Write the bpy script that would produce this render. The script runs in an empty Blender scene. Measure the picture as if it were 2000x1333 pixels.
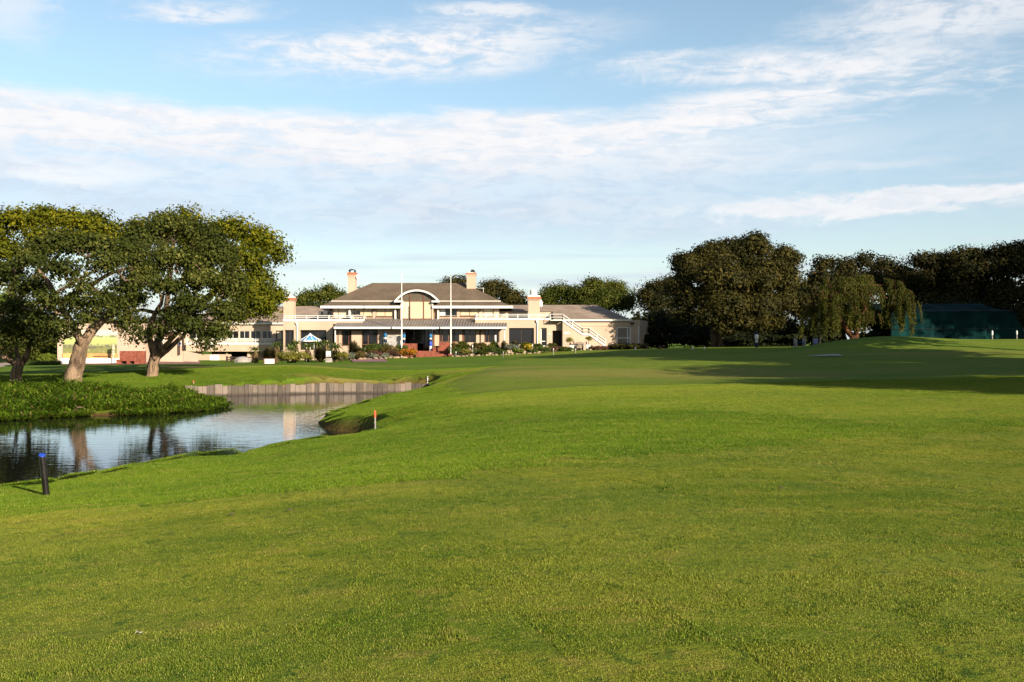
import bpy, math, random
import numpy as np
from mathutils import Vector, Matrix

# ------------------------------------------------------------------ camera, sky, sun, exposure
SC = bpy.context.scene
COL = SC.collection
R = math.radians
CAMZ, F = 2.6, 2000 * 35 / 36          # eye height above the pond water, focal length in photo pixels
SUN_AZ, SUN_EL = R(38), R(20)          # sun behind the camera, to the right
SUN_STRENGTH, SKY_STRENGTH, EXPOSURE = 5.0, 0.058, 1.5

TURF_GAIN, BLADE_GAIN, GRASS = 1.2, 1.6, True
SHADOW_TREES = [(26,15,11,4.2),(29,24,12,5),(31.5,33,13.5,5.5),(33,41,19,6),(36.5,48,17.5,5),(60,70,22,5),(67,76,26,5.5),(74,70,27,5.5),(80,66,27,5.5),(76,84,26,5.5),(84,78,27,5.5),(88,70,27,5.5)]

cd = bpy.data.cameras.new('camera'); cam = bpy.data.objects.new('camera', cd); COL.objects.link(cam)
cam.location = (0, 0, CAMZ); cam.rotation_euler = (R(90), 0, 0)
cd.lens = 35; cd.sensor_width = 36; cd.sensor_fit = 'HORIZONTAL'; cd.clip_start = 0.1; cd.clip_end = 6000
SC.camera = cam
SC.view_settings.view_transform = 'Standard'; SC.view_settings.look = 'None'
SC.view_settings.exposure = EXPOSURE; SC.view_settings.gamma = 1
SC.render.engine = 'CYCLES'
SC.cycles.max_bounces = 6; SC.cycles.transparent_max_bounces = 6
SC.cycles.diffuse_bounces = 3; SC.cycles.glossy_bounces = 3; SC.cycles.transmission_bounces = 3
SC.cycles.use_denoising = True
try: SC.cycles.denoiser = 'OPENIMAGEDENOISE'
except Exception: pass

ld = bpy.data.lights.new('sun', 'SUN'); sun = bpy.data.objects.new('sun', ld); COL.objects.link(sun)
ld.energy = SUN_STRENGTH; ld.angle = R(0.5); ld.color = (1.0, 0.885, 0.70)
sv = Vector((math.sin(SUN_AZ) * math.cos(SUN_EL), -math.cos(SUN_AZ) * math.cos(SUN_EL), math.sin(SUN_EL)))
sun.rotation_euler = (-sv).to_track_quat('-Z', 'Y').to_euler()
sun.location = sv * 200

# ---- a small expression helper for math nodes
class S:
    def __init__(s, nt, sock): s.nt, s.k = nt, sock
    def _m(s, op, *o, clamp=False):
        n = s.nt.nodes.new('ShaderNodeMath'); n.operation = op; n.use_clamp = clamp
        for i, v in enumerate((s,) + o):
            if isinstance(v, S): s.nt.links.new(v.k, n.inputs[i])
            else: n.inputs[i].default_value = v
        return S(s.nt, n.outputs[0])
    def __add__(s, o): return s._m('ADD', o)
    __radd__ = __add__
    def __sub__(s, o): return s._m('SUBTRACT', o)
    def __rsub__(s, o): return (s * -1) + o
    def __mul__(s, o): return s._m('MULTIPLY', o)
    __rmul__ = __mul__
    def __truediv__(s, o): return s._m('DIVIDE', o)
    def __pow__(s, o): return s._m('POWER', o)
    def clamp(s): return s._m('ADD', 0.0, clamp=True)
    def step(s, a, b):
        n = s.nt.nodes.new('ShaderNodeMapRange'); n.interpolation_type = 'SMOOTHSTEP'
        s.nt.links.new(s.k, n.inputs[0]); n.inputs[1].default_value = a; n.inputs[2].default_value = b
        return S(s.nt, n.outputs[0])
    def mx(s, o): return s._m('MAXIMUM', o)
    def mn(s, o): return s._m('MINIMUM', o)

def xyz(nt, a, b, c=0.0):
    n = nt.nodes.new('ShaderNodeCombineXYZ')
    for i, v in enumerate((a, b, c)):
        if isinstance(v, S): nt.links.new(v.k, n.inputs[i])
        else: n.inputs[i].default_value = v
    return n.outputs[0]
def noise(nt, vec, scale, detail=4, rough=0.5, dist=0.0):
    n = nt.nodes.new('ShaderNodeTexNoise'); n.inputs['Scale'].default_value = scale
    n.inputs['Detail'].default_value = detail; n.inputs['Roughness'].default_value = rough
    n.inputs['Distortion'].default_value = dist
    if vec is not None: nt.links.new(vec, n.inputs['Vector'])
    return S(nt, n.outputs[0])
def mixc(nt, fac, a, b):
    n = nt.nodes.new('ShaderNodeMix'); n.data_type = 'RGBA'
    for i, v in ((0, fac), (6, a), (7, b)):
        if isinstance(v, S): nt.links.new(v.k, n.inputs[i])
        elif hasattr(v, 'is_output'): nt.links.new(v, n.inputs[i])
        elif i == 0: n.inputs[0].default_value = v
        else: n.inputs[i].default_value = (*v, 1)
    return n.outputs[2]

def make_world():
    w = bpy.data.worlds.new('World'); SC.world = w; w.use_nodes = True
    nt = w.node_tree; nt.nodes.clear()
    out = nt.nodes.new('ShaderNodeOutputWorld'); bg = nt.nodes.new('ShaderNodeBackground')
    nt.links.new(bg.outputs[0], out.inputs[0]); bg.inputs[1].default_value = SKY_STRENGTH
    sky = nt.nodes.new('ShaderNodeTexSky'); sky.sky_type = 'NISHITA'; sky.sun_disc = False
    sky.sun_elevation = SUN_EL; sky.sun_rotation = math.pi - SUN_AZ
    sky.air_density = 1.0; sky.dust_density = 0.6; sky.ozone_density = 1.5
    tc = nt.nodes.new('ShaderNodeTexCoord'); sp = nt.nodes.new('ShaderNodeSeparateXYZ')
    nt.links.new(tc.outputs['Generated'], sp.inputs[0])
    x, y, z = (S(nt, sp.outputs[i]) for i in range(3))
    az = x._m('ARCTAN2', y) * (180 / math.pi)
    el = z._m('ARCSINE') * (180 / math.pi)
    # streaky cloud noises over azimuth / elevation of the dome
    n1 = noise(nt, xyz(nt, az * 0.10, el * 0.42, 3.1), 1.0, 7, 0.62, 0.4)
    n2 = noise(nt, xyz(nt, az * 0.35 + el * 0.15, el * 1.6, 9.7), 1.0, 6, 0.6, 0.6)
    n3 = noise(nt, xyz(nt, az * 0.04, el * 0.9, 5.3), 1.0, 4, 0.5, 0.2)
    n4 = noise(nt, xyz(nt, az * 0.5 - el * 0.2, el * 0.9, 1.7), 1.0, 5, 0.65, 0.8)
    elw = el + (n1 - 0.5) * 2.6 + (n4 - 0.5) * 0.8
    azw = az + (n4 - 0.5) * 5
    def A(px): return math.degrees(math.atan((px - 1000) / F))
    def E(py): return math.degrees(math.atan((666.5 - py) / F))
    def blob(px, py, rx, ry, tilt=0.0, soft=1.0, lo=0.25):
        a0, e0 = A(px), E(py); kx, ky = rx / F * 57.3, ry / F * 57.3
        u = (azw - a0) / kx
        v = (elw - e0 - (azw - a0) * tilt) / ky
        d = (u * u + v * v)._m('SQRT')
        return d.step(1.0 + 0.25 * soft, lo)
    # the wide bank: sharp scalloped upper edge, soft underside, thinning to the right
    top = E(212) + az.step(3, 20) * 1.7
    bot = E(395) + az.step(-2, 26) * 4.6
    bank = (top - elw).step(-0.25, 1.1) * (el - bot + (n1 - 0.5) * 3.0).step(-2.2, 3.2)
    thin = az.step(4, 27)
    bank = (bank * (0.72 + 0.42 * n2.step(0.3, 0.6)))._m('MINIMUM', 1.0) * (1 - thin * ((n2 * 0.6 + n1 * 0.4).step(0.62, 0.40)) * 0.85)
    fil = (n2 * 0.6 + n4 * 0.4)
    tex = fil.step(0.30, 0.62)
    cir = blob(800, 100, 430, 58, 0.085) * (fil.step(0.36, 0.60) * 0.8 + 0.2)
    cir = cir.mx(blob(390, 45, 150, 22, 0.10) * tex * 0.8)
    cir = cir.mx(blob(980, 22, 170, 18, -0.02) * tex * 0.8)
    cir = cir.mx(blob(1280, 120, 130, 16, 0.06) * tex * 0.7)
    cir = cir.mx(blob(25, 70, 70, 70, 0.0, 1.5) * 0.55)
    cir = cir.mx(blob(1900, 60, 330, 95, 0.16, 1.4) * (tex * 0.6 + 0.2))
    cir = cir.mx(blob(1580, 150, 420, 42, -0.03) * (tex * 0.75 + 0.15))
    low = blob(1760, 414, 520, 24, 0.01, 0.6, 0.5) * 0.9
    low = low.mx(blob(1500, 350, 420, 22, 0.03, 1.2) * (n3.step(0.3, 0.6) * 0.6))
    low = low.mx(blob(120, 365, 230, 24, 0.02, 1.0) * (n3.step(0.3, 0.6) * 0.7 + 0.1))
    low = low.mx(blob(1100, 395, 800, 60, 0.0, 1.6, 0.1) * 0.28)
    st = (n3.step(0.50, 0.64)) * (el.step(11.0, 7.0)) * (el.step(0.4, 3.0)) * 0.55
    # clouds over the rest of the dome (behind and beside the view)
    beh = az._m('ABSOLUTE').step(30, 50) * n1.step(0.42, 0.66) * 0.75
    veil = (elw.step(E(205), E(290)) * el.step(E(520), E(430)) * (0.62 + 0.30 * n1.step(0.35, 0.65))) * (1 - az.step(6, 24) * 0.75)
    dens = veil.mx(bank).mx(cir).mx(low).mx(st).mx(beh * 0.3).clamp()
    # pale horizon air
    hz = el.step(9.0, -1.0)
    skyc = mixc(nt, hz * 0.78, SKYTINT(nt, sky.outputs[0], el.step(6, 16)), HORIZON)
    shade = ((elw - E(300)).step(0.6, -3.0) * 0.85 * (1 - low.clamp()) + (1 - (n2 * 0.6 + n4 * 0.4).step(0.36, 0.58)) * 0.45).clamp()
    cl = mixc(nt, shade, CLOUD_LIT, CLOUD_GREY)
    col = mixc(nt, dens * 0.96, skyc, cl)
    nt.links.new(col, bg.inputs[0])
HORIZON, CLOUD_LIT, CLOUD_GREY = (4.25, 5.0, 5.4), (6.0, 5.9, 5.95), (3.85, 4.35, 5.15)
def SKYTINT(nt, sock, f):
    n = nt.nodes.new('ShaderNodeMix'); n.data_type = 'RGBA'; n.blend_type = 'MULTIPLY'; nt.links.new(f.k, n.inputs[0])
    nt.links.new(sock, n.inputs[6]); n.inputs[7].default_value = (1.22, 1.19, 1.08, 1)
    return n.outputs[2]
make_world()

# ------------------------------------------------------------------ helpers
rng = np.random.default_rng(11)
def X(px, D): return (px - 1000) / F * D
def Z(py, D): return CAMZ + (666.5 - py) / F * D
def at(px, py, D): return Vector((X(px, D), D, Z(py, D)))

def tag(o, label=None, cat=None, group=None, kind=None):
    if label: o['label'] = label
    if cat: o['category'] = cat
    if group: o['group'] = group
    if kind: o['kind'] = kind
    return o
def empty(name, loc, label=None, cat=None, group=None, rz=0):
    o = bpy.data.objects.new(name, None); COL.objects.link(o); o.location = loc; o.rotation_euler = (0, 0, rz)
    o.empty_display_size = 0.3
    return tag(o, label, cat, group)
def wloc(o):
    v = Vector((0, 0, 0))
    while o is not None: v += o.location; o = o.parent
    return v
def mesh_np(name, V, Fc, mats, parent=None, smooth=False, world=True, origin=None, midx=None):
    """V (n,3) world coordinates, Fc (m,k) or list of faces -> linked object"""
    V = np.asarray(V, dtype=np.float64)
    off = np.zeros(3)
    if parent is not None and world: off = np.array(wloc(parent))
    elif origin is not None: off = np.array(origin)
    me = bpy.data.meshes.new(name)
    if isinstance(Fc, np.ndarray):
        k = Fc.shape[1]; m = Fc.shape[0]
        me.vertices.add(len(V)); me.vertices.foreach_set('co', (V - off).astype(np.float32).ravel())
        me.loops.add(m * k); me.loops.foreach_set('vertex_index', Fc.astype(np.int32).ravel())
        me.polygons.add(m); me.polygons.foreach_set('loop_start', np.arange(0, m * k, k, dtype=np.int32))
        if smooth: me.polygons.foreach_set('use_smooth', np.ones(m, dtype=bool))
        me.update(calc_edges=True); me.validate()
    else:
        me.from_pydata([tuple(v - off) for v in V], [], Fc)
        if smooth: me.polygons.foreach_set('use_smooth', np.ones(len(Fc), dtype=bool))
        me.update()
    for mt in (mats if isinstance(mats, (list, tuple)) else [mats]): me.materials.append(mt)
    o = bpy.data.objects.new(name, me); COL.objects.link(o)
    if parent is not None: o.parent = parent
    elif origin is not None: o.location = origin
    return o

class MB:
    """collects boxes, prisms, tubes and sheets; build() links them as ONE mesh object"""
    def __init__(s): s.v = []; s.f = []
    def add(s, vs, fs):
        n = len(s.v); s.v += [tuple(v) for v in vs]; s.f += [tuple(i + n for i in f) for f in fs]; return s
    def box(s, x0, x1, y0, y1, z0, z1):
        x0, x1 = min(x0, x1), max(x0, x1); y0, y1 = min(y0, y1), max(y0, y1); z0, z1 = min(z0, z1), max(z0, z1)
        return s.add([(x0,y0,z0),(x1,y0,z0),(x1,y1,z0),(x0,y1,z0),(x0,y0,z1),(x1,y0,z1),(x1,y1,z1),(x0,y1,z1)],
                     [(0,3,2,1),(4,5,6,7),(0,1,5,4),(1,2,6,5),(2,3,7,6),(3,0,4,7)])
    def taper(s, cx, cy, z0, z1, a0, b0, a1, b1):
        v = [(cx+i*a0/2, cy+j*b0/2, z0) for i, j in ((-1,-1),(1,-1),(1,1),(-1,1))] + [(cx+i*a1/2, cy+j*b1/2, z1) for i, j in ((-1,-1),(1,-1),(1,1),(-1,1))]
        return s.add(v, [(0,3,2,1),(4,5,6,7),(0,1,5,4),(1,2,6,5),(2,3,7,6),(3,0,4,7)])
    def prism(s, pts, d):
        """polygon pts (3-D, planar) extruded along vector d"""
        n = len(pts); d = Vector(d); a = [Vector(p) for p in pts]
        return s.add(a + [p + d for p in a], [tuple(range(n)), tuple(range(2*n-1, n-1, -1))] + [(i, i+n, (i+1) % n + n, (i+1) % n) for i in range(n)])
    def tube(s, pts, rad, n=8, cap=True):
        P = [Vector(p) for p in pts]; m = len(P)
        if not isinstance(rad, (list, tuple, np.ndarray)): rad = [rad] * m
        base = len(s.v); u = None
        for i, p in enumerate(P):
            t = (P[min(i+1, m-1)] - P[max(i-1, 0)]).normalized()
            if u is None:
                u = t.cross(Vector((0, 1, 0)))
                if u.length < 0.1: u = t.cross(Vector((1, 0, 0)))
            else: u = u - t * u.dot(t)
            u = u.normalized(); w = t.cross(u)
            for k in range(n):
                a = 2 * math.pi * k / n
                s.v.append(tuple(p + (u * math.cos(a) + w * math.sin(a)) * rad[i]))
        for i in range(m - 1):
            for k in range(n):
                a, b = base + i*n + k, base + i*n + (k+1) % n
                s.f.append((a, a + n, b + n, b))
        if cap:
            s.f.append(tuple(base + k for k in range(n)))
            s.f.append(tuple(base + (m-1)*n + k for k in range(n-1, -1, -1)))
        return s
    def lathe(s, c, prof, n=20):
        base = len(s.v); m = len(prof)
        for r, z in prof:
            for k in range(n):
                a = 2*math.pi*k/n; s.v.append((c[0] + r*math.cos(a), c[1] + r*math.sin(a), c[2] + z))
        for i in range(m-1):
            for k in range(n):
                a, b = base+i*n+k, base+i*n+(k+1) % n
                s.f.append((a, b, b+n, a+n))
        s.f.append(tuple(base+k for k in range(n-1, -1, -1))); s.f.append(tuple(base+(m-1)*n+k for k in range(n)))
        return s
    def build(s, name, m, parent=None, smooth=False, origin=None):
        return mesh_np(name, np.array(s.v), s.f, m, parent, smooth, origin=origin)

def wall_cells(mb, x0, x1, z0, z1, y, t, holes):
    """a wall in the x-z plane, front face at y, thickness t, with rectangular holes; only outer faces"""
    xs = sorted({x0, x1, *[min(max(h[i], x0), x1) for h in holes for i in (0, 1)]})
    zs = sorted({z0, z1, *[min(max(h[i], z0), z1) for h in holes for i in (2, 3)]})
    def solid(i, j):
        if i < 0 or j < 0 or i >= len(xs)-1 or j >= len(zs)-1: return False
        cx, cz = (xs[i]+xs[i+1])/2, (zs[j]+zs[j+1])/2
        return not any(h[0] < cx < h[1] and h[2] < cz < h[3] for h in holes)
    for i in range(len(xs)-1):
        for j in range(len(zs)-1):
            if not solid(i, j): continue
            a, b, c, d = xs[i], xs[i+1], zs[j], zs[j+1]; e = y + t
            mb.add([(a,y,c),(b,y,c),(b,y,d),(a,y,d)], [(0,1,2,3)])
            mb.add([(a,e,c),(b,e,c),(b,e,d),(a,e,d)], [(3,2,1,0)])
            if not solid(i-1, j): mb.add([(a,y,c),(a,y,d),(a,e,d),(a,e,c)], [(0,1,2,3)])
            if not solid(i+1, j): mb.add([(b,y,c),(b,e,c),(b,e,d),(b,y,d)], [(0,1,2,3)])
            if not solid(i, j-1): mb.add([(a,y,c),(a,e,c),(b,e,c),(b,y,c)], [(0,1,2,3)])
            if not solid(i, j+1): mb.add([(a,y,d),(b,y,d),(b,e,d),(a,e,d)], [(0,1,2,3)])
    return mb

# ------------------------------------------------------------------ materials
def new_mat(name):
    m = bpy.data.materials.new(name); m.use_nodes = True
    nt = m.node_tree; b = nt.nodes['Principled BSDF']
    return m, nt, b
def pos(nt): return nt.nodes.new('ShaderNodeNewGeometry').outputs['Position']
def objc(nt): return nt.nodes.new('ShaderNodeTexCoord').outputs['Object']
def bump(nt, b, h, strength=0.3, dist=0.02):
    n = nt.nodes.new('ShaderNodeBump'); n.inputs['Strength'].default_value = strength; n.inputs['Distance'].default_value = dist
    nt.links.new(h.k, n.inputs['Height']); nt.links.new(n.outputs[0], b.inputs['Normal'])
def plain(name, c, rough=0.6, var=0.12, scale=3.0, spec=0.3, bmp=0.0, metal=0.0):
    m, nt, b = new_mat(name); p = objc(nt)
    n = noise(nt, p, scale, 6, 0.6)
    lo = tuple(v * (1 - var * 1.6) for v in c); hi = tuple(min(1, v * (1 + var)) for v in c)
    nt.links.new(mixc(nt, n.step(0.3, 0.7), lo, hi), b.inputs['Base Color'])
    b.inputs['Roughness'].default_value = rough; b.inputs['Specular IOR Level'].default_value = spec; b.inputs['Metallic'].default_value = metal
    if bmp: bump(nt, b, noise(nt, p, scale * 6, 5, 0.6), bmp, 0.02)
    return m
M = {}
M['stucco'] = plain('cream_stucco', (0.56, 0.418, 0.31), 0.9, 0.07, 0.5, 0.1, 0.25)
M['stucco_pink'] = plain('pale_pink_stucco', (0.57, 0.425, 0.325), 0.9, 0.07, 0.5, 0.1, 0.25)
M['white'] = plain('white_paint', (0.80, 0.78, 0.74), 0.5, 0.05, 2)
M['offwhite'] = plain('offwhite_paint', (0.72, 0.68, 0.60), 0.6, 0.06, 2)
M['blind'] = plain('cream_blind', (0.62, 0.50, 0.33), 0.7, 0.06, 0.8)
M['blindw'] = plain('pale_blind', (0.66, 0.58, 0.42), 0.7, 0.06, 0.8)
M['timber'] = plain('red_brown_timber', (0.17, 0.065, 0.035), 0.6, 0.2, 2)
M['darktimber'] = plain('dark_timber', (0.05, 0.03, 0.02), 0.7, 0.2, 3)
M['brick'] = plain('red_brick', (0.27, 0.082, 0.052), 0.85, 0.2, 4, 0.15, 0.3)
M['orange'] = plain('orange_band_paint', (0.42, 0.15, 0.075), 0.8, 0.1, 3)
M['black'] = plain('black_metal', (0.02, 0.02, 0.022), 0.45, 0.2, 4)
M['alu'] = plain('grey_frame', (0.32, 0.30, 0.28), 0.5, 0.1, 4)
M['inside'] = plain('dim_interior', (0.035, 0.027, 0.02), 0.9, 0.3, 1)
M['grey'] = plain('grey_cement', (0.36, 0.32, 0.29), 0.9, 0.15, 3, 0.1, 0.3)
M['rock'] = plain('pale_sandstone', (0.40, 0.28, 0.18), 0.9, 0.25, 5, 0.1, 0.5)
M['blue'] = plain('blue_canvas', (0.015, 0.10, 0.36), 0.8, 0.35, 3)
M['lightblue'] = plain('light_blue_canvas', (0.03, 0.20, 0.44), 0.8, 0.3, 3)
M['navy'] = plain('navy_canvas', (0.012, 0.018, 0.05), 0.8, 0.3, 3)
M['orangep'] = plain('orange_stake_paint', (0.80, 0.10, 0.03), 0.5, 0.05, 4)
M['stakewood'] = plain('weathered_stake', (0.30, 0.28, 0.25), 0.8, 0.12, 12)
M['postblack'] = plain('black_glossy_post', (0.013, 0.010, 0.010), 0.28, 0.3, 6, 0.6, 0.15)
M['postblue'] = plain('bright_blue_paint', (0.02, 0.07, 0.48), 0.4, 0.05, 4)
M['stem'] = plain('brown_stem', (0.12, 0.08, 0.05), 0.9, 0.3, 6)
M['sand'] = plain('bunker_sand', (0.44, 0.38, 0.33), 0.95, 0.1, 3, 0.05, 0.3)
def glass_dark():
    m, nt, b = new_mat('dark_window_glass')
    b.inputs['Base Color'].default_value = (0.012, 0.012, 0.014, 1); b.inputs['Roughness'].default_value = 0.06
    b.inputs['Specular IOR Level'].default_value = 0.5
    bump(nt, b, noise(nt, objc(nt), 0.8, 2), 0.05, 0.02)
    return m
M['glass'] = glass_dark()
def roof_mat(name, c1, c2):
    m, nt, b = new_mat(name); p = objc(nt)
    br = nt.nodes.new('ShaderNodeTexBrick'); nt.links.new(p, br.inputs['Vector'])
    mp = nt.nodes.new('ShaderNodeMapping'); nt.links.new(p, mp.inputs[0]); mp.inputs['Rotation'].default_value = (R(0), 0, 0)
    nt.links.new(mp.outputs[0], br.inputs['Vector'])
    br.inputs['Scale'].default_value = 2.2; br.inputs['Mortar Size'].default_value = 0.03
    br.inputs['Color1'].default_value = (*c1, 1); br.inputs['Color2'].default_value = (*c2, 1); br.inputs['Mortar'].default_value = (*[v * 0.5 for v in c1], 1)
    n = noise(nt, p, 0.6, 6, 0.65); n2 = noise(nt, p, 6, 3, 0.6)
    mul = mixc(nt, n.step(0.3, 0.7) * 0.5 + n2 * 0.3, (0.65, 0.62, 0.6), (1.25, 1.22, 1.2))
    k = nt.nodes.new('ShaderNodeMix'); k.data_type = 'RGBA'; k.blend_type = 'MULTIPLY'; k.inputs[0].default_value = 1
    nt.links.new(br.outputs[0], k.inputs[6]); nt.links.new(mul, k.inputs[7]); nt.links.new(k.outputs[2], b.inputs['Base Color'])
    b.inputs['Roughness'].default_value = 0.9; b.inputs['Specular IOR Level'].default_value = 0.1
    bump(nt, b, S(nt, br.outputs['Fac']), 0.3, 0.03)
    return m
M['roof'] = roof_mat('brown_roof_tiles', (0.225, 0.170, 0.122), (0.185, 0.14, 0.105))
M['roofgrey'] = roof_mat('grey_roof_tiles', (0.47, 0.36, 0.29), (0.40, 0.31, 0.25))
M['awning'] = plain('ribbed_awning_metal', (0.19, 0.165, 0.155), 0.45, 0.1, 2, 0.3)
M['paving'] = None
def paving():
    m, nt, b = new_mat('red_brick_paving'); p = pos(nt)
    br = nt.nodes.new('ShaderNodeTexBrick'); nt.links.new(p, br.inputs['Vector']); br.inputs['Scale'].default_value = 4
    br.inputs['Color1'].default_value = (0.30, 0.11, 0.085, 1); br.inputs['Color2'].default_value = (0.25, 0.09, 0.075, 1); br.inputs['Mortar'].default_value = (0.18, 0.10, 0.08, 1)
    n = noise(nt, p, 0.7, 5)
    nt.links.new(mixc(nt, n.step(0.4, 0.7) * 0.4, br.outputs[0], (0.36, 0.17, 0.14)), b.inputs['Base Color'])
    b.inputs['Roughness'].default_value = 0.9
    return m
M['paving'] = paving()
def bark(name, c, c2, sc=3.0, st=0.9):
    m, nt, b = new_mat(name); p = objc(nt)
    mp = nt.nodes.new('ShaderNodeMapping'); nt.links.new(p, mp.inputs[0]); mp.inputs['Scale'].default_value = (1, 1, 0.35)
    n = noise(nt, mp.outputs[0], sc, 8, 0.68, 0.6); n2 = noise(nt, p, sc * 0.4, 4, 0.5)
    vor = nt.nodes.new('ShaderNodeTexVoronoi'); nt.links.new(mp.outputs[0], vor.inputs['Vector']); vor.inputs['Scale'].default_value = sc * 2.2
    c_ = mixc(nt, n.step(0.38, 0.58), c2, c)
    nt.links.new(mixc(nt, n2.step(0.45, 0.7) * 0.5, c_, tuple(v * 0.72 for v in c)), b.inputs['Base Color'])
    b.inputs['Roughness'].default_value = 0.9; b.inputs['Specular IOR Level'].default_value = 0.15
    bump(nt, b, n + S(nt, vor.outputs['Distance']) * 0.5, st, 0.08)
    return m
M['bark'] = bark('tan_gnarled_bark', (0.29, 0.195, 0.125), (0.06, 0.038, 0.025))
M['barkdark'] = bark('dark_bark', (0.13, 0.085, 0.055), (0.04, 0.028, 0.02))
M['barkred'] = bark('red_brown_bark', (0.15, 0.055, 0.028), (0.045, 0.02, 0.012))
def leaf(name, dark, mid, lite, trans=0.25, clump=0.45, rough=0.6, spec=0.06, dead=None):
    m, nt, b = new_mat(name); g = nt.nodes.new('ShaderNodeNewGeometry')
    r = S(nt, g.outputs['Random Per Island']); n = noise(nt, g.outputs['Position'], clump, 3, 0.6)
    f = (r * 0.6 + n.step(0.3, 0.7) * 0.4)
    c = mixc(nt, f.step(0.55, 1.0), mixc(nt, f.step(0.05, 0.55), dark, mid), lite)
    if dead: c = mixc(nt, (r * 37.0)._m('FRACT').step(0.93, 0.95) * 0.9, c, dead)
    nt.links.new(c, b.inputs['Base Color']); b.inputs['Roughness'].default_value = rough; b.inputs['Specular IOR Level'].default_value = spec
    t = nt.nodes.new('ShaderNodeBsdfTranslucent'); nt.links.new(mixc(nt, 0.5, c, lite), t.inputs[0])
    mx = nt.nodes.new('ShaderNodeMixShader'); mx.inputs[0].default_value = trans
    nt.links.new(b.outputs[0], mx.inputs[1]); nt.links.new(t.outputs[0], mx.inputs[2])
    nt.links.new(mx.outputs[0], nt.nodes['Material Output'].inputs[0])
    return m
M['lf_olive'] = leaf('olive_leaves', (0.018, 0.026, 0.005), (0.056, 0.070, 0.011), (0.18, 0.172, 0.038))
M['lf_gold'] = leaf('yellow_green_leaves', (0.03, 0.042, 0.003), (0.115, 0.125, 0.006), (0.31, 0.265, 0.016), 0.3)
M['lf_lime'] = leaf('lime_leaves', (0.07, 0.11, 0.012), (0.14, 0.19, 0.02), (0.24, 0.27, 0.04), 0.35)
M['lf_green'] = leaf('mid_green_leaves', (0.022, 0.034, 0.005), (0.066, 0.080, 0.011), (0.17, 0.165, 0.026))
M['lf_brown'] = leaf('bronze_leaves', (0.011, 0.013, 0.003), (0.036, 0.034, 0.007), (0.118, 0.09, 0.02), 0.12)
M['lf_dark'] = leaf('dark_evergreen_leaves', (0.007, 0.01, 0.003), (0.026, 0.026, 0.006), (0.092, 0.066, 0.014), 0.12)
M['lf_shade'] = leaf('shade_dark_leaves', (0.005, 0.008, 0.003), (0.017, 0.022, 0.006), (0.045, 0.044, 0.012), 0.1)  # near-black tone puts the shade under the right-hand trees into the leaf colour
M['lf_willow'] = leaf('willow_leaves', (0.022, 0.027, 0.004), (0.066, 0.074, 0.010), (0.150, 0.135, 0.022), 0.3)
M['lf_weed'] = leaf('bright_weed_leaves', (0.035, 0.075, 0.005), (0.095, 0.165, 0.010), (0.21, 0.28, 0.025), 0.35, 0.6, dead=(0.24, 0.16, 0.06))
M['lf_shrub'] = leaf('shrub_leaves', (0.028, 0.050, 0.010), (0.068, 0.100, 0.020), (0.15, 0.17, 0.04), 0.25, 1.2)
M['lf_grey'] = leaf('grey_green_leaves', (0.10, 0.12, 0.08), (0.17, 0.19, 0.13), (0.27, 0.28, 0.2), 0.2, 1.2)
M['lf_rust'] = leaf('rusty_leaves', (0.05, 0.045, 0.014), (0.12, 0.090, 0.028), (0.22, 0.14, 0.045), 0.25, 1.2)
M['lf_red'] = leaf('dark_red_leaves', (0.06, 0.03, 0.02), (0.13, 0.06, 0.04), (0.2, 0.1, 0.06), 0.25, 1.2)
M['lf_tuft'] = leaf('brown_green_blades', (0.04, 0.036, 0.014), (0.085, 0.072, 0.03), (0.15, 0.12, 0.05), 0.2, 1.2)
M['lf_yel'] = leaf('yellow_flower_leaves', (0.10, 0.11, 0.015), (0.21, 0.19, 0.03), (0.36, 0.30, 0.07), 0.3, 1.2)
M['fl_or'] = leaf('orange_petals', (0.45, 0.12, 0.01), (0.60, 0.22, 0.01), (0.65, 0.35, 0.02), 0.25, 1.2)
M['fl_yel'] = leaf('yellow_petals', (0.50, 0.30, 0.01), (0.65, 0.42, 0.02), (0.70, 0.50, 0.05), 0.25, 1.2)
M['fl_wh'] = leaf('cream_petals', (0.6, 0.55, 0.35), (0.7, 0.65, 0.4), (0.75, 0.7, 0.5), 0.25, 1.2)
M['lf_aloe'] = leaf('aloe_leaves', (0.09, 0.13, 0.03), (0.17, 0.22, 0.05), (0.26, 0.30, 0.08), 0.2, 1.2, 0.4)
M['lf_dead'] = leaf('dry_aloe_skirt', (0.10, 0.07, 0.03), (0.18, 0.12, 0.06), (0.28, 0.2, 0.1), 0.15, 1.2)

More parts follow.
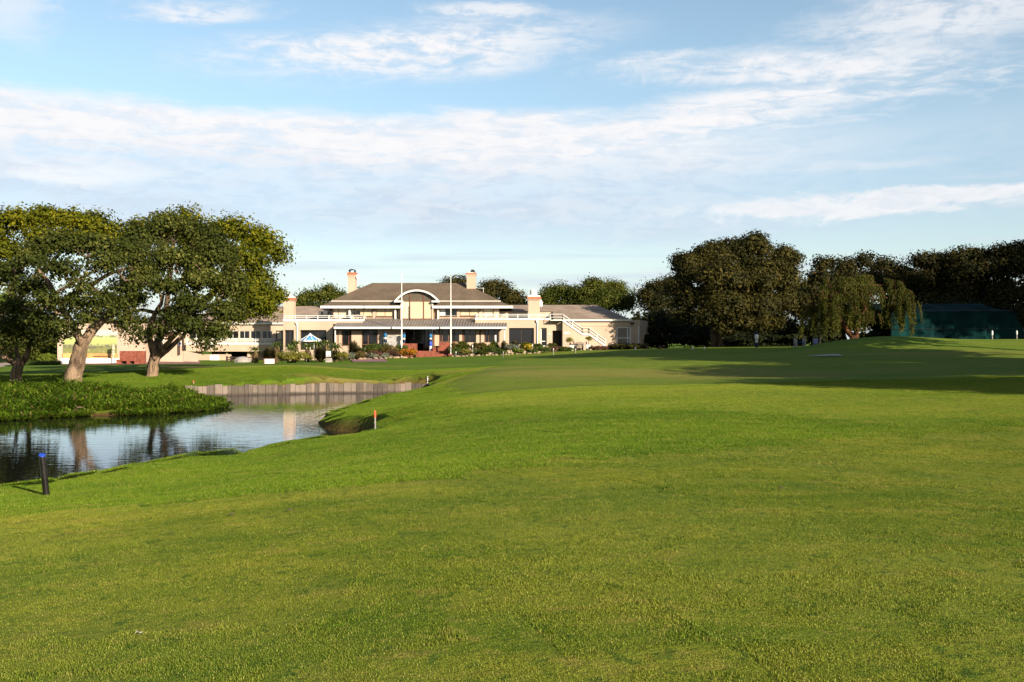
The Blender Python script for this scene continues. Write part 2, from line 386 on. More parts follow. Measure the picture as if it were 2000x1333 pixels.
# ------------------------------------------------------------------ terrain
# measured ground points: (photo column, photo row, distance)
CP = [(0,1333,5.25),(1000,1333,4.8),(2000,1333,4.67),(0,1010,12.2),(90,969,15.0),(500,965,12.4),(500,908,18.2),(1000,915,13.1),
 (1500,870,15.3),(2000,835,17.9),(1000,850,18),(1000,800,24.5),(740,842,23.0),(850,757,45),(1000,740,41),(1000,712,60),(1000,699,80),
 (1500,800,21.8),(2000,800,20.4),(2000,760,27),(1500,757,30),(2000,720,40),(1500,724,45),(2000,692,54),(2000,663,70),(1880,663,70),
 (1740,658,66),(1740,676,62),(1740,694,54),(1660,663,66),(1640,697,54),(1500,697,58),(1570,679,66),(1480,686,70),(1390,684,74),(1390,702,54),
 (1250,684,80),(1100,692,86),(1130,685,97),(850,698,94),(690,707,86),(757,701,90),(560,710,80),(500,711,84),
 (300,713,80),(150,714,72),(295,735,51),(32,747,50),(140,757,45),(365,751,48.2),(600,748,48.6),(600,735,49.8),(600,724,51.5),(600,715.5,57),(450,736,50),(450,725,52),(450,717,58),(750,745,50),(750,736,52),(740,726,55),(740,716,62),(295,723,56),(900,735,44),(800,737,50),
 (890,752,40),(890,790,27),(780,800,27),(1250,740,40),(700,780,38),(690,800,33),(450,707,100),(300,707,95),(120,712,90),(1250,683,100),(1250,730,45)]
CP += [(a, b, (CAMZ - c) * F / (b - 666.5)) for a, b, c in [(564,862,.22),(620,856,.23),(648,852,.25),(690,847,.27),(722,843,.30),(690,830,.30),(640,818,.30),(636,803,.30),(700,787,.33),(480,884,.20),(310,895,.17),(90,941,.17),(400,890,.17)]]
C3 = [(X(a, d), d, Z(b, d)) for a, b, d in CP]
C3 += [(60,90,2.3),(40,84,2.35),(33,78,2.45),(25,76,2.3),(22,90,2.1),(60,50,2.0),(80,60,2.1),(-60,90,.7),(-60,45,.6),(-30,28,.3),(-25,20,.4),(-10,3,.8),(10,3,1.0),(30,10,1.2),(60,20,1.3),
       (0,130,1.4),(-40,130,1.0),(50,130,2.0),(0,400,1.0),(-250,400,1.0),(250,400,1.2),(-150,150,.8),(150,150,1.8)]
C3 = np.array(C3)
def uv(x, y):
    yy = np.maximum(y, 3.0)
    return np.clip(x / (yy + 8) * 2.2, -1.9, 1.9), np.log(yy + 8) * 1.6
cu, cv = uv(C3[:, 0], C3[:, 1])
def _phi(r2): return np.where(r2 > 1e-12, 0.5 * r2 * np.log(r2 + 1e-12), 0)
_n = len(C3)
_A = np.zeros((_n + 3, _n + 3)); _A[:_n, :_n] = _phi((cu[:, None] - cu) ** 2 + (cv[:, None] - cv) ** 2) + np.eye(_n) * 2e-4
_A[:_n, _n] = 1; _A[:_n, _n + 1] = cu; _A[:_n, _n + 2] = cv; _A[_n:, :_n] = _A[:_n, _n:].T
_w = np.linalg.solve(_A, np.concatenate([C3[:, 2], np.zeros(3)]))
def base_z(x, y):
    x = np.atleast_1d(np.asarray(x, float)); y = np.atleast_1d(np.asarray(y, float)); out = np.empty(len(x))
    for i in range(0, len(x), 20000):
        u, v = uv(x[i:i+20000], y[i:i+20000])
        out[i:i+20000] = _phi((u[:, None] - cu) ** 2 + (v[:, None] - cv) ** 2) @ _w[:_n] + _w[_n] + _w[_n+1] * u + _w[_n+2] * v
    return np.clip(out, 0.15, 3.4)

def lipD(py, z): return (CAMZ - z) * F / (py - 666.5)
def lip(px, py, z): d = lipD(py, z); return (X(px, d), d)
POND = [lip(px, py, z) for px, py, z in [
 (-420,1010,.15),(-120,962,.15),(0,948,.15),(90,939,.15),(180,923,.15),(250,907,.15),(310,894,.15),(400,889,.15),(466,889,.15),(478,884,.17),(482,877,.2),(500,872,.2),(530,867,.2),
 (564,860,.22),(620,854,.24),(648,850,.25),(676,847,.25),(706,843,.25),(735,839,.25),
 (722,836,.22),(690,831,.2),(648,828,.2),(626,818,.22),(622,811,.24),(634,804,.25),(676,794,.25),(732,783,.25),(790,773,.25),(835,763,.25),(852,757,.28),
 (840,759,.20),(818,763.5,.09),(799,766.3,.0),(760,767.6,.0),(700,767.9,.0),(648,768.2,.0),(564,770,.0),(452,772.5,.0),(362,774.8,.0),
 (362,790,.0),(350,806,.0),(250,811,.0),(160,813,.0),(75,816,.0),(0,821,.0),(-150,835,.0),(-420,860,.0)]]
POND = np.array(POND)
def poly_sd(poly, x, y):
    """signed distance to a closed polygon, positive outside"""
    d = np.full(x.shape, 1e9); ins = np.zeros(x.shape, bool)
    n = len(poly)
    for i in range(n):
        ax, ay = poly[i]; bx, by = poly[(i + 1) % n]
        ex, ey = bx - ax, by - ay
        t = np.clip(((x - ax) * ex + (y - ay) * ey) / (ex * ex + ey * ey + 1e-12), 0, 1)
        d = np.minimum(d, np.hypot(x - ax - ex * t, y - ay - ey * t))
        c = ((ay > y) != (by > y)) & (x < ex * (y - ay) / (ey if abs(ey) > 1e-12 else 1e-12) + ax)
        ins ^= c
    return np.where(ins, -d, d)
def smooth_poly(P, it=2):
    P = np.array(P)
    for _ in range(it):
        Q = np.empty((len(P) * 2, 2)); N = np.roll(P, -1, 0)
        Q[0::2] = P * 0.75 + N * 0.25; Q[1::2] = P * 0.25 + N * 0.75; P = Q
    return P
POND = smooth_poly(POND, 2)
def sst(x, a, b):
    t = np.clip((x - a) / (b - a), 0, 1); return t * t * (3 - 2 * t)
def vnoise(x, y, s, seed):
    r = np.random.default_rng(seed).random((64, 64)); u, v = x / s, y / s
    i, j = np.floor(u).astype(int), np.floor(v).astype(int); a, b = u - i, v - j
    a, b = a * a * (3 - 2 * a), b * b * (3 - 2 * b)
    g = lambda p, q: r[p % 64, q % 64]
    return (g(i, j) * (1 - a) + g(i + 1, j) * a) * (1 - b) + (g(i, j + 1) * (1 - a) + g(i + 1, j + 1) * a) * b - 0.5
def ground_z(x, y, want_s=False):
    x = np.atleast_1d(np.asarray(x, float)); y = np.atleast_1d(np.asarray(y, float))
    b = base_z(x, y) + vnoise(x, y, 2.3, 1) * 0.05 + vnoise(x, y, 0.8, 2) * 0.02
    s = np.full(x.shape, 50.0)
    near = (x > -60) & (x < 10) & (y > 8) & (y < 62)
    s[near] = poly_sd(POND, x[near], y[near])
    sj = s + vnoise(x, y, 0.5, 3) * 0.10
    k = sst(sj, -0.04, 0.30)
    z = np.where(s > 0, b * (0.0 + k), -0.7 * sst(-s, 0, 1.6) - 0.02)
    return (z, s) if want_s else z
def gz(x, y): return float(ground_z(x, y)[0])
_DS = np.concatenate([np.arange(3, 60, 0.1), np.arange(60, 140, 0.25)])
def gp(px, py):
    """where the sight line through a photo point meets the ground"""
    xs = X(px, _DS); zs = Z(py, _DS)
    g = ground_z(xs, _DS); w = np.where(zs <= np.maximum(g, 0))[0]
    d = _DS[w[0]] if len(w) else 100.0
    return Vector((X(px, d), d, max(gz(X(px, d), d), 0)))
def ggp(px, D): x = X(px, D); return Vector((x, D, gz(x, D)))

xs = np.concatenate([-np.geomspace(1500, 34, 34)[:-1], np.arange(-34, 1.0, 0.17), np.arange(1.0, 20, 0.4), np.arange(20, 60, 0.8), np.geomspace(60, 1500, 34)])
ys = np.concatenate([[-300, -100, -40, -15, -5, -1, 1], np.arange(2, 14, 0.35), np.arange(14, 57, 0.17), np.arange(57, 112, 0.45), np.geomspace(112, 3000, 36)])
GX, GY = np.meshgrid(xs, ys); gx, gy = GX.ravel(), GY.ravel()
gzv, gsd = ground_z(gx, gy, True)
nx, ny = len(xs), len(ys)
ii = np.arange(nx * ny).reshape(ny, nx)
gf = np.stack([ii[:-1, :-1], ii[:-1, 1:], ii[1:, 1:], ii[1:, :-1]], -1).reshape(-1, 4)

# turf zones, in world coordinates
def wpoly(pts): return np.array([tuple(gp(a, b))[:2] for a, b in pts])
fr = [tuple(gp(a, b))[:2] for a, b in [(0,1006),(130,1004),(250,998),(380,985),(500,968),(620,957),(750,945),(880,931),(1000,915),(1120,903),(1250,891),(1380,879),(1500,868),(1620,859),(1750,850),(1880,841),(2000,832)]]
GREEN = np.array([(-40, 14.5), (-12, 13.2)] + fr + [(26, 24), (40, 30), (40, -40), (-40, -40)])
fw = [tuple(gp(a, b))[:2] for a, b in [(893,745),(884,775),(905,796),(1100,799),(1300,800),(1450,803),(1600,815),(1770,834),(2000,828)]]
FAIR = np.array(fw + [(26, 24), (60, 40), (90, 110), (0, 110)] + [tuple(gp(a, b))[:2] for a, b in [(1000,712),(930,722)]])
def zones(x, y):
    a = sst(poly_sd(GREEN, x, y) + vnoise(x, y, 0.7, 5) * 0.4, 0.25, -0.25)
    d = poly_sd(FAIR, x, y) + vnoise(x, y, 3, 6) * 1.6 + vnoise(x, y, 0.9, 7) * 0.7
    return a, sst(d, 0.8, -0.8)
def dryness(x, y):
    o = np.zeros(x.shape)
    for px, py, rx, ry, am in [(1150,730,17*.6,4.2,.6),(640,714,8,2.2,.6),(1000,720,6,2,.5),(1800,690,8,2,.4),(1500,735,6,3,.5),(560,715,5,1.5,.6),(660,744,2.4,.6,.9)]:
        c = gp(px, py); q = np.hypot((x - c.x) / rx, (y - c.y) / ry) + vnoise(x, y, 1.5, 8) * 0.8
        o = np.maximum(o, am * sst(q, 1.2, 0.4))
    return o
def dirt(x, y):
    o = np.zeros(x.shape)
    for px, py, rx, ry in [(390,718,3.2,1.6),(215,729,1.5,.8),(290,736,1.1,.7),(330,717,2.4,1.0)]:
        c = gp(px, py); q = np.hypot((x - c.x) / rx, (y - c.y) / ry) + vnoise(x, y, 0.6, 9) * 0.7
        o = np.maximum(o, sst(q, 1.1, 0.5))
    return o
ground = mesh_np('ground', np.stack([gx, gy, gzv], 1), gf, [], smooth=True)
tag(ground, kind='structure')
za, zb = zones(gx, gy)
for nm, val in (('mown', za), ('fairway', zb), ('dry', dryness(gx, gy)), ('dirt', np.maximum(dirt(gx, gy), sst(gsd, .30, .12) * (gsd > -5))), ('far', sst(gy, 20, 55))):
    at_ = ground.data.attributes.new(nm, 'FLOAT', 'POINT'); at_.data.foreach_set('value', val.astype(np.float32))

def turf_mat(name, inst=False, gain=1.0):
    m, nt, b = new_mat(name); p = pos(nt)
    def att(nm):
        n = nt.nodes.new('ShaderNodeAttribute'); n.attribute_name = nm; n.attribute_type = 'INSTANCER' if inst else 'GEOMETRY'
        return S(nt, n.outputs['Fac'])
    sx_ = nt.nodes.new('ShaderNodeSeparateXYZ'); nt.links.new(p, sx_.inputs[0]); p_x, p_y = S(nt, sx_.outputs[0]), S(nt, sx_.outputs[1])
    mown, fair, dry = att('mown'), att('fairway'), att('dry')
    mp = nt.nodes.new('ShaderNodeMapping'); nt.links.new(p, mp.inputs[0]); mp.inputs['Scale'].default_value = (0.45, 1.0, 1.0); mp.inputs['Rotation'].default_value = (0, 0, R(12))
    big = noise(nt, mp.outputs[0], 0.22, 4, 0.6, 0.3); med = noise(nt, mp.outputs[0], 1.3, 5, 0.65, 0.4); fine = noise(nt, p, 14, 4, 0.7)
    g = lambda c: tuple(v * gain for v in c)
    rough_c = mixc(nt, (big * 0.5 + med * 0.5).step(0.32, 0.66), g((0.050, 0.112, 0.005)), g((0.120, 0.192, 0.009)))
    green_c = mixc(nt, (big * 0.55 + med * 0.45).step(0.34, 0.64), g((0.070, 0.122, 0.008)), g((0.192, 0.204, 0.022)))
    fair_c = mixc(nt, (big * 0.6 + med * 0.4).step(0.34, 0.66), g((0.090, 0.160, 0.009)), g((0.180, 0.218, 0.020)))
    c = mixc(nt, fair, rough_c, fair_c); c = mixc(nt, mown, c, green_c)
    bw = (p_x * 0.80 + p_y * 0.60 + (big - 0.5) * 2.5)._m('MULTIPLY', 1.25)._m('SINE'); c = mixc(nt, bw.step(-0.4, 0.7) * 0.22 * mown.mx(fair), c, g((0.16, 0.19, 0.03)))
    # straw flecks and worn spots
    spots = noise(nt, mp.outputs[0], 2.6, 6, 0.75, 0.5).step(0.53, 0.68) * 0.75
    c = mixc(nt, spots * (0.35 + fine * 0.6), c, g((0.27, 0.20, 0.055)))
    dk = noise(nt, mp.outputs[0], 3.7, 5, 0.7, 0.4).step(0.60, 0.72) * 0.45
    c = mixc(nt, dk, c, g((0.040, 0.078, 0.016)))
    c9 = noise(nt, p, 7.5, 4, 0.7, 0.6); c = mixc(nt, c9.step(0.54, 0.66) * 0.75, c, g((0.040, 0.085, 0.012))); c = mixc(nt, c9.step(0.45, 0.34) * 0.45, c, g((0.25, 0.215, 0.05)))
    c = mixc(nt, dry * 0.75, c, g((0.25, 0.19, 0.06)))
    if inst:
        gm = nt.nodes.new('ShaderNodeNewGeometry'); r = S(nt, gm.outputs['Random Per Island'])
        c = mixc(nt, r.step(0.45, 0.0) * 0.65, c, g((0.035, 0.065, 0.010)))
        c = mixc(nt, r.step(0.78, 1.0) * 0.75, c, g((0.34, 0.32, 0.085)))
        nt.links.new(c, b.inputs['Base Color']); b.inputs['Roughness'].default_value = 0.55; b.inputs['Specular IOR Level'].default_value = 0.03
        t = nt.nodes.new('ShaderNodeBsdfTranslucent'); nt.links.new(c, t.inputs[0])
        mx = nt.nodes.new('ShaderNodeMixShader'); mx.inputs[0].default_value = 0.3
        nt.links.new(b.outputs[0], mx.inputs[1]); nt.links.new(t.outputs[0], mx.inputs[2]); nt.links.new(mx.outputs[0], nt.nodes['Material Output'].inputs[0])
    else:
        c = mixc(nt, fine.step(0.35, 0.7) * 0.30, c, g((0.045, 0.075, 0.010)))
        d = att('dirt'); c = mixc(nt, d * (0.55 + med * 0.6), c, mixc(nt, fine.step(.3, .7), (0.035, 0.02, 0.01), (0.15, 0.075, 0.035)))
        nt.links.new(c, b.inputs['Base Color']); b.inputs['Roughness'].default_value = 0.95; b.inputs['Specular IOR Level'].default_value = 0.05
        f2 = noise(nt, p, 30, 3, 0.7); bump(nt, b, fine * 0.7 + f2 * 0.5 + med * 0.8, 0.6, 0.05)
    return m
M['turf'] = turf_mat('turf', False, TURF_GAIN); ground.data.materials.append(M['turf'])
M['blade'] = turf_mat('grass_blades', True, BLADE_GAIN)

# pond water
def water_mat():
    m, nt, b = new_mat('pond_water'); p = pos(nt)
    mp = nt.nodes.new('ShaderNodeMapping'); nt.links.new(p, mp.inputs[0]); mp.inputs['Scale'].default_value = (0.6, 1.6, 1)
    h = noise(nt, mp.outputs[0], 2.2, 3, 0.5, 0.3) * 0.6 + noise(nt, mp.outputs[0], 7.0, 2, 0.5) * 0.12
    bp = nt.nodes.new('ShaderNodeBump'); bp.inputs['Strength'].default_value = 0.30; bp.inputs['Distance'].default_value = 0.02; nt.links.new(h.k, bp.inputs['Height'])
    df = nt.nodes.new('ShaderNodeBsdfDiffuse'); df.inputs[0].default_value = (0.012, 0.013, 0.010, 1)
    gl = nt.nodes.new('ShaderNodeBsdfGlossy'); gl.inputs['Roughness'].default_value = 0.015; gl.inputs[0].default_value = (0.94, 0.96, 1.0, 1)
    fr = nt.nodes.new('ShaderNodeFresnel'); fr.inputs[0].default_value = 1.9
    mx = nt.nodes.new('ShaderNodeMixShader')
    nt.links.new(bp.outputs[0], gl.inputs['Normal']); nt.links.new(bp.outputs[0], fr.inputs['Normal'])
    nt.links.new(fr.outputs[0], mx.inputs[0]); nt.links.new(df.outputs[0], mx.inputs[1]); nt.links.new(gl.outputs[0], mx.inputs[2])
    nt.links.new(mx.outputs[0], nt.nodes['Material Output'].inputs[0])
    return m
M['water'] = water_mat()
PC = POND.mean(0)
w_ = MB(); w_.v = [(p[0] + (p[0]-PC[0])/max(1e-6, math.hypot(*(p-PC)))*0.25, p[1] + (p[1]-PC[1])/max(1e-6, math.hypot(*(p-PC)))*0.25, 0.0) for p in POND]
bmn, bmx = POND.min(0) - 1, POND.max(0) + 1
tag(MB().add([(bmn[0], bmn[1], 0), (bmx[0], bmn[1], 0), (bmx[0], bmx[1], 0), (bmn[0], bmx[1], 0)], [(0, 1, 2, 3)]).build('water', M['water']), kind='structure')

# grass blades: small turf patches scattered over the near ground
def blade_patch(name, size, n, lmin, lmax, w, lean, seed):
    r = np.random.default_rng(seed)
    c = np.zeros((n, 3)); c[:, :2] = (r.random((n, 2)) - 0.5) * size
    a = r.random(n) * 6.283; L = lmin + (lmax - lmin) * r.random(n) ** 1.5; ln = lean * r.random(n) ** 0.6
    d = np.stack([np.cos(a), np.sin(a), np.zeros(n)], 1); s = np.stack([-np.sin(a), np.cos(a), np.zeros(n)], 1)
    ww = w * (0.6 + 0.8 * r.random(n))
    mid = c + d * (L * ln * 0.35)[:, None]; mid[:, 2] = L * 0.55
    tip = c + d * (L * ln)[:, None]; tip[:, 2] = L * np.sqrt(np.maximum(0.12, 1 - (ln * 0.9) ** 2))
    c[:, 2] = -0.01
    V = np.concatenate([c - s * ww[:, None] / 2, c + s * ww[:, None] / 2, mid + s * ww[:, None] * .4, mid - s * ww[:, None] * .4, tip])
    k = np.arange(n); Q = [(i, i + n, i + 2 * n, i + 3 * n) for i in k]
    me = bpy.data.meshes.new(name)
    tri = np.concatenate([np.stack([k, k + n, k + 2*n], 1), np.stack([k, k + 2*n, k + 3*n], 1), np.stack([k + 3*n, k + 2*n, k + 4*n], 1)])
    m = len(tri); me.vertices.add(len(V)); me.vertices.foreach_set('co', V.astype(np.float32).ravel())
    me.loops.add(m * 3); me.loops.foreach_set('vertex_index', tri.astype(np.int32).ravel())
    me.polygons.add(m); me.polygons.foreach_set('loop_start', np.arange(0, m * 3, 3, dtype=np.int32)); me.update(calc_edges=True)
    me.materials.append(M['blade'])
    return bpy.data.objects.new(name, me)
def grass_object(name, label, P, patches):
    col = bpy.data.collections.new(name + ' patches')
    for o in patches: col.objects.link(o)
    x, y = P[:, 0], P[:, 1]; z = ground_z(x, y)
    e = 0.25; dx = (ground_z(x + e, y) - ground_z(x - e, y)) / (2 * e); dy = (ground_z(x, y + e) - ground_z(x, y - e)) / (2 * e)
    ok = np.hypot(dx, dy) < 0.7; P, x, y, z, dx, dy = P[ok], x[ok], y[ok], z[ok], np.clip(dx[ok], -.35, .35), np.clip(dy[ok], -.35, .35)
    me = bpy.data.meshes.new(name); me.vertices.add(len(P)); me.vertices.foreach_set('co', np.stack([x, y, z], 1).astype(np.float32).ravel())
    rz = rng.random(len(P)) * 6.283
    rot = np.array([Matrix.Rotation(a, 4, 'Z').to_euler() if False else (Vector((-p, -q, 1)).to_track_quat('Z', 'Y') @ Matrix.Rotation(a, 3, 'Z').to_quaternion()).to_euler()[:] for p, q, a in zip(dx, dy, rz)])
    t = me.attributes.new('turn', 'FLOAT_VECTOR', 'POINT'); t.data.foreach_set('vector', rot.astype(np.float32).ravel())
    a_, b_ = zones(x, y)
    for nm, val in (('mown', a_), ('fairway', b_), ('dry', dryness(x, y))):
        q = me.attributes.new(nm, 'FLOAT', 'POINT'); q.data.foreach_set('value', val.astype(np.float32))
    o = bpy.data.objects.new(name, me); COL.objects.link(o); tag(o, label, 'grass', kind='stuff')
    ng = bpy.data.node_groups.new(name, 'GeometryNodeTree')
    ng.interface.new_socket('Geometry', in_out='INPUT', socket_type='NodeSocketGeometry'); ng.interface.new_socket('Geometry', in_out='OUTPUT', socket_type='NodeSocketGeometry')
    gi = ng.nodes.new('NodeGroupInput'); go = ng.nodes.new('NodeGroupOutput'); ip = ng.nodes.new('GeometryNodeInstanceOnPoints'); ci = ng.nodes.new('GeometryNodeCollectionInfo')
    ci.inputs['Collection'].default_value = col; ci.inputs['Separate Children'].default_value = True; ci.inputs['Reset Children'].default_value = True
    na = ng.nodes.new('GeometryNodeInputNamedAttribute'); na.data_type = 'FLOAT_VECTOR'; na.inputs['Name'].default_value = 'turn'
    er = ng.nodes.new('FunctionNodeEulerToRotation'); rv = ng.nodes.new('FunctionNodeRandomValue'); rv.data_type = 'INT'; rv.inputs[4].default_value = 0; rv.inputs[5].default_value = len(patches) - 1
    L = ng.links.new
    L(gi.outputs[0], ip.inputs['Points']); L(ci.outputs[0], ip.inputs['Instance']); ip.inputs['Pick Instance'].default_value = True
    L(na.outputs[0], er.inputs[0]); L(er.outputs[0], ip.inputs['Rotation']); L(rv.outputs[2], ip.inputs['Instance Index']); L(ip.outputs[0], go.inputs[0])
    md = o.modifiers.new('patches', 'NODES'); md.node_group = ng
    return o
def scatter(y0, y1, step):
    pts = []
    for y in np.arange(y0, y1, step):
        w = y * 0.535 + 1.2
        x = np.arange(-w, w, step); pts.append(np.stack([x, np.full(len(x), y)], 1))
    P = np.concatenate(pts); P += (rng.random(P.shape) - 0.5) * step * 0.3
    return P[poly_sd(POND, P[:, 0], P[:, 1]) > 0.16]
if GRASS:
    P1 = scatter(3.6, 34, 0.7)
    a1 = zones(P1[:, 0], P1[:, 1])[0]; f1 = zones(P1[:, 0], P1[:, 1])[1]
    short = (a1 > 0.5) | (f1 > 0.6)
    nearm = P1[:, 1] < 13
    A_ = [blade_patch('short turf', 0.86, 9000, .004, .013, .0032, 0.95, s) for s in (1, 2, 3)]
    B_ = [blade_patch('short turf sparse', 0.86, 4600, .006, .015, .0052, 0.95, s) for s in (4, 5, 6)]
    C_ = [blade_patch('longer turf', 0.86, 5600, .012, .034, .0042, 0.9, s) for s in (7, 8, 9)]
    grass_object('fine_grass', 'closely mown pale green turf in the foreground', P1[short & nearm], A_)
    grass_object('mown_grass', 'mown pale green turf further out over the fairway', P1[short & ~nearm], B_)
    P2 = scatter(34, 56, 0.8); s2 = zones(P2[:, 0], P2[:, 1])[1] < 0.5
    P2 = P2[s2 & (P2[:, 0] < 2)]
    grass_object('rough_grass', 'longer dark green grass on the banks of the pond', np.concatenate([P1[~short], P2]), C_)

# ------------------------------------------------------------------ vegetation builders
def unit(v): return v / np.maximum(np.linalg.norm(v, axis=-1, keepdims=True), 1e-9)
def leaves(C, N, L, W, r, jitter=0.8):
    """diamond leaves: centres C (n,3), preferred normals N, length, width -> verts, faces"""
    n = len(C); nrm = unit(N + r.normal(0, jitter, (n, 3)))
    a = unit(np.cross(nrm, r.normal(0, 1, (n, 3)))); b = np.cross(nrm, a)
    s = (0.65 + 0.7 * r.random((n, 1)))
    l, w = L * s / 2, W * s / 2
    V = np.stack([C - a * l, C + b * w - a * l * 0.1, C + a * l, C - b * w - a * l * 0.1], 1).reshape(-1, 3)
    return V, np.arange(n * 4).reshape(n, 4)
def clumps(lobes, dens, per, spread, r, flat=0.7, low=-0.55, fill=0.25):
    """lobes [(centre, (a,b,c))] -> leaf centres, outward normals, clump centres"""
    Cs, Ns, K = [], [], []
    dens, per, spread = dens * .52, int(per * 1.9), spread * 1.42
    for c, rad in lobes:
        rad = np.array(rad); c = np.array(c); p = 1.6075
        area = 4 * math.pi * (((rad[0]*rad[1])**p + (rad[0]*rad[2])**p + (rad[1]*rad[2])**p) / 3) ** (1 / p)
        k = max(3, int(area * dens)); d = unit(r.normal(0, 1, (k * 2, 3))); d = d[d[:, 2] > low][:k]; k = len(d)
        f = 1 - 0.16 * np.abs(r.normal(0, 1, k)); inner = r.random(k) < fill; f = np.where(inner, 0.35 + 0.5 * r.random(k), f)
        cc = c + d * np.maximum(rad - 0.62 * spread * 1.75, rad * 0.35) * f[:, None]
        K.append(cc)
        sc = 0.6 + 0.8 * r.random(k)
        q = unit(r.normal(0, 1, (k, per, 3))) * (0.35 + 0.75 * r.random((k, per, 1))) * spread * 1.75 * sc[:, None, None]; q[:, :, 2] *= flat
        Cs.append((cc[:, None] + q).reshape(-1, 3))
        Ns.append((np.repeat(d[:, None], per, 1) * 0.45 + unit(q) * 0.95 + np.array([0, 0, 0.35])).reshape(-1, 3))
    return np.concatenate(Cs), np.concatenate(Ns), np.concatenate(K)
def curve(pts, n=6, wob=0.0, r=None):
    P = [np.array(p, float) for p in pts]
    if len(P) < 3:
        out = [P[0] + (P[-1] - P[0]) * t for t in np.linspace(0, 1, n)]
    else:
        out = []
        E = [2 * P[0] - P[1]] + P + [2 * P[-1] - P[-2]]
        for i in range(1, len(E) - 2):
            for t in np.linspace(0, 1, n, endpoint=False):
                out.append(0.5 * (2*E[i] + (E[i+1]-E[i-1])*t + (2*E[i-1]-5*E[i]+4*E[i+1]-E[i+2])*t*t + (3*E[i]-E[i-1]-3*E[i+1]+E[i+2])*t**3))
        out.append(P[-1])
    if wob and r is not None:
        for i in range(1, len(out) - 1): out[i] = out[i] + r.normal(0, wob, 3)
    return out
def limb(mb, pts, r0, r1, n=8, wob=0.02, r=None, flare=0.0, seg=5):
    P = curve(pts, seg, wob, r); m = len(P); t = np.linspace(0, 1, m)
    rad = r0 + (r1 - r0) * t ** 0.8
    if flare: rad = rad + flare * r0 * np.exp(-t * 9)
    if r is not None: rad = rad * (1 + np.convolve(r.normal(0, 0.05, m + 2), [.3, .4, .3], 'valid'))
    mb.tube(P, list(rad), n)
def lobe(px, py, rx, ry, D, depth=None):
    return (tuple(at(px, py, D)), (rx / F * D, depth if depth else (rx + ry) / 2 / F * D, ry / F * D))
def make_tree(name, label, base, limbs, lobes, lf, bk='bark', dens=1.3, per=34, spread=0.36, L=0.2, W=0.11, group=None, seed=1, auto=True, twigs=0.5, low=-0.55, fill=0.22, cat='tree', tr=0.09, jitter=0.5):
    """limbs [(points, r0, r1, flare)], lobes [(centre, radii)] in world coordinates"""
    r = np.random.default_rng(seed)
    root = empty(name, base, label, cat, group)
    tb = MB(); ends = []
    for pts, r0, r1, fl in limbs:
        limb(tb, pts, r0, r1, 12, r0 * 0.035, r, fl)
        for p in curve(pts, 4)[2:]: ends.append(np.array(p))
    C, N, K = clumps(lobes, dens, per, spread, r, low=low, fill=fill)
    if auto:
        E = np.array(ends)
        for c, rad in lobes:
            c = np.array(c); i = np.argmin(np.linalg.norm(E - c, axis=1) + 0.5 * np.maximum(0, E[:, 2] - c[2]))
            mid = (E[i] + c) / 2 + np.array([0, 0, -0.1]) * np.linalg.norm(E[i] - c) + r.normal(0, 0.15, 3)
            limb(tb, [E[i], mid, c + np.array([0, 0, rad[2] * 0.2])], tr, tr * 0.4, 6, 0.04, r)
            kk = K[np.linalg.norm((K - c) / np.array(rad), axis=1) < 1.15]
            if len(kk):
                for q in kk[r.random(len(kk)) < twigs]:
                    s = E[i] * 0.25 + c * 0.75 if r.random() < 0.5 else c
                    limb(tb, [s, (s + q) / 2 + r.normal(0, 0.12, 3), q], tr * 0.42, tr * 0.14, 4, 0.03, r, seg=3)
    tb.build('trunk', M[bk], root, smooth=True)
    V, Q = leaves(C, N, L, W, r, jitter)
    mesh_np('crown', V, Q, M[lf], root)
    return root

G_POND = 'trees beside the pond'
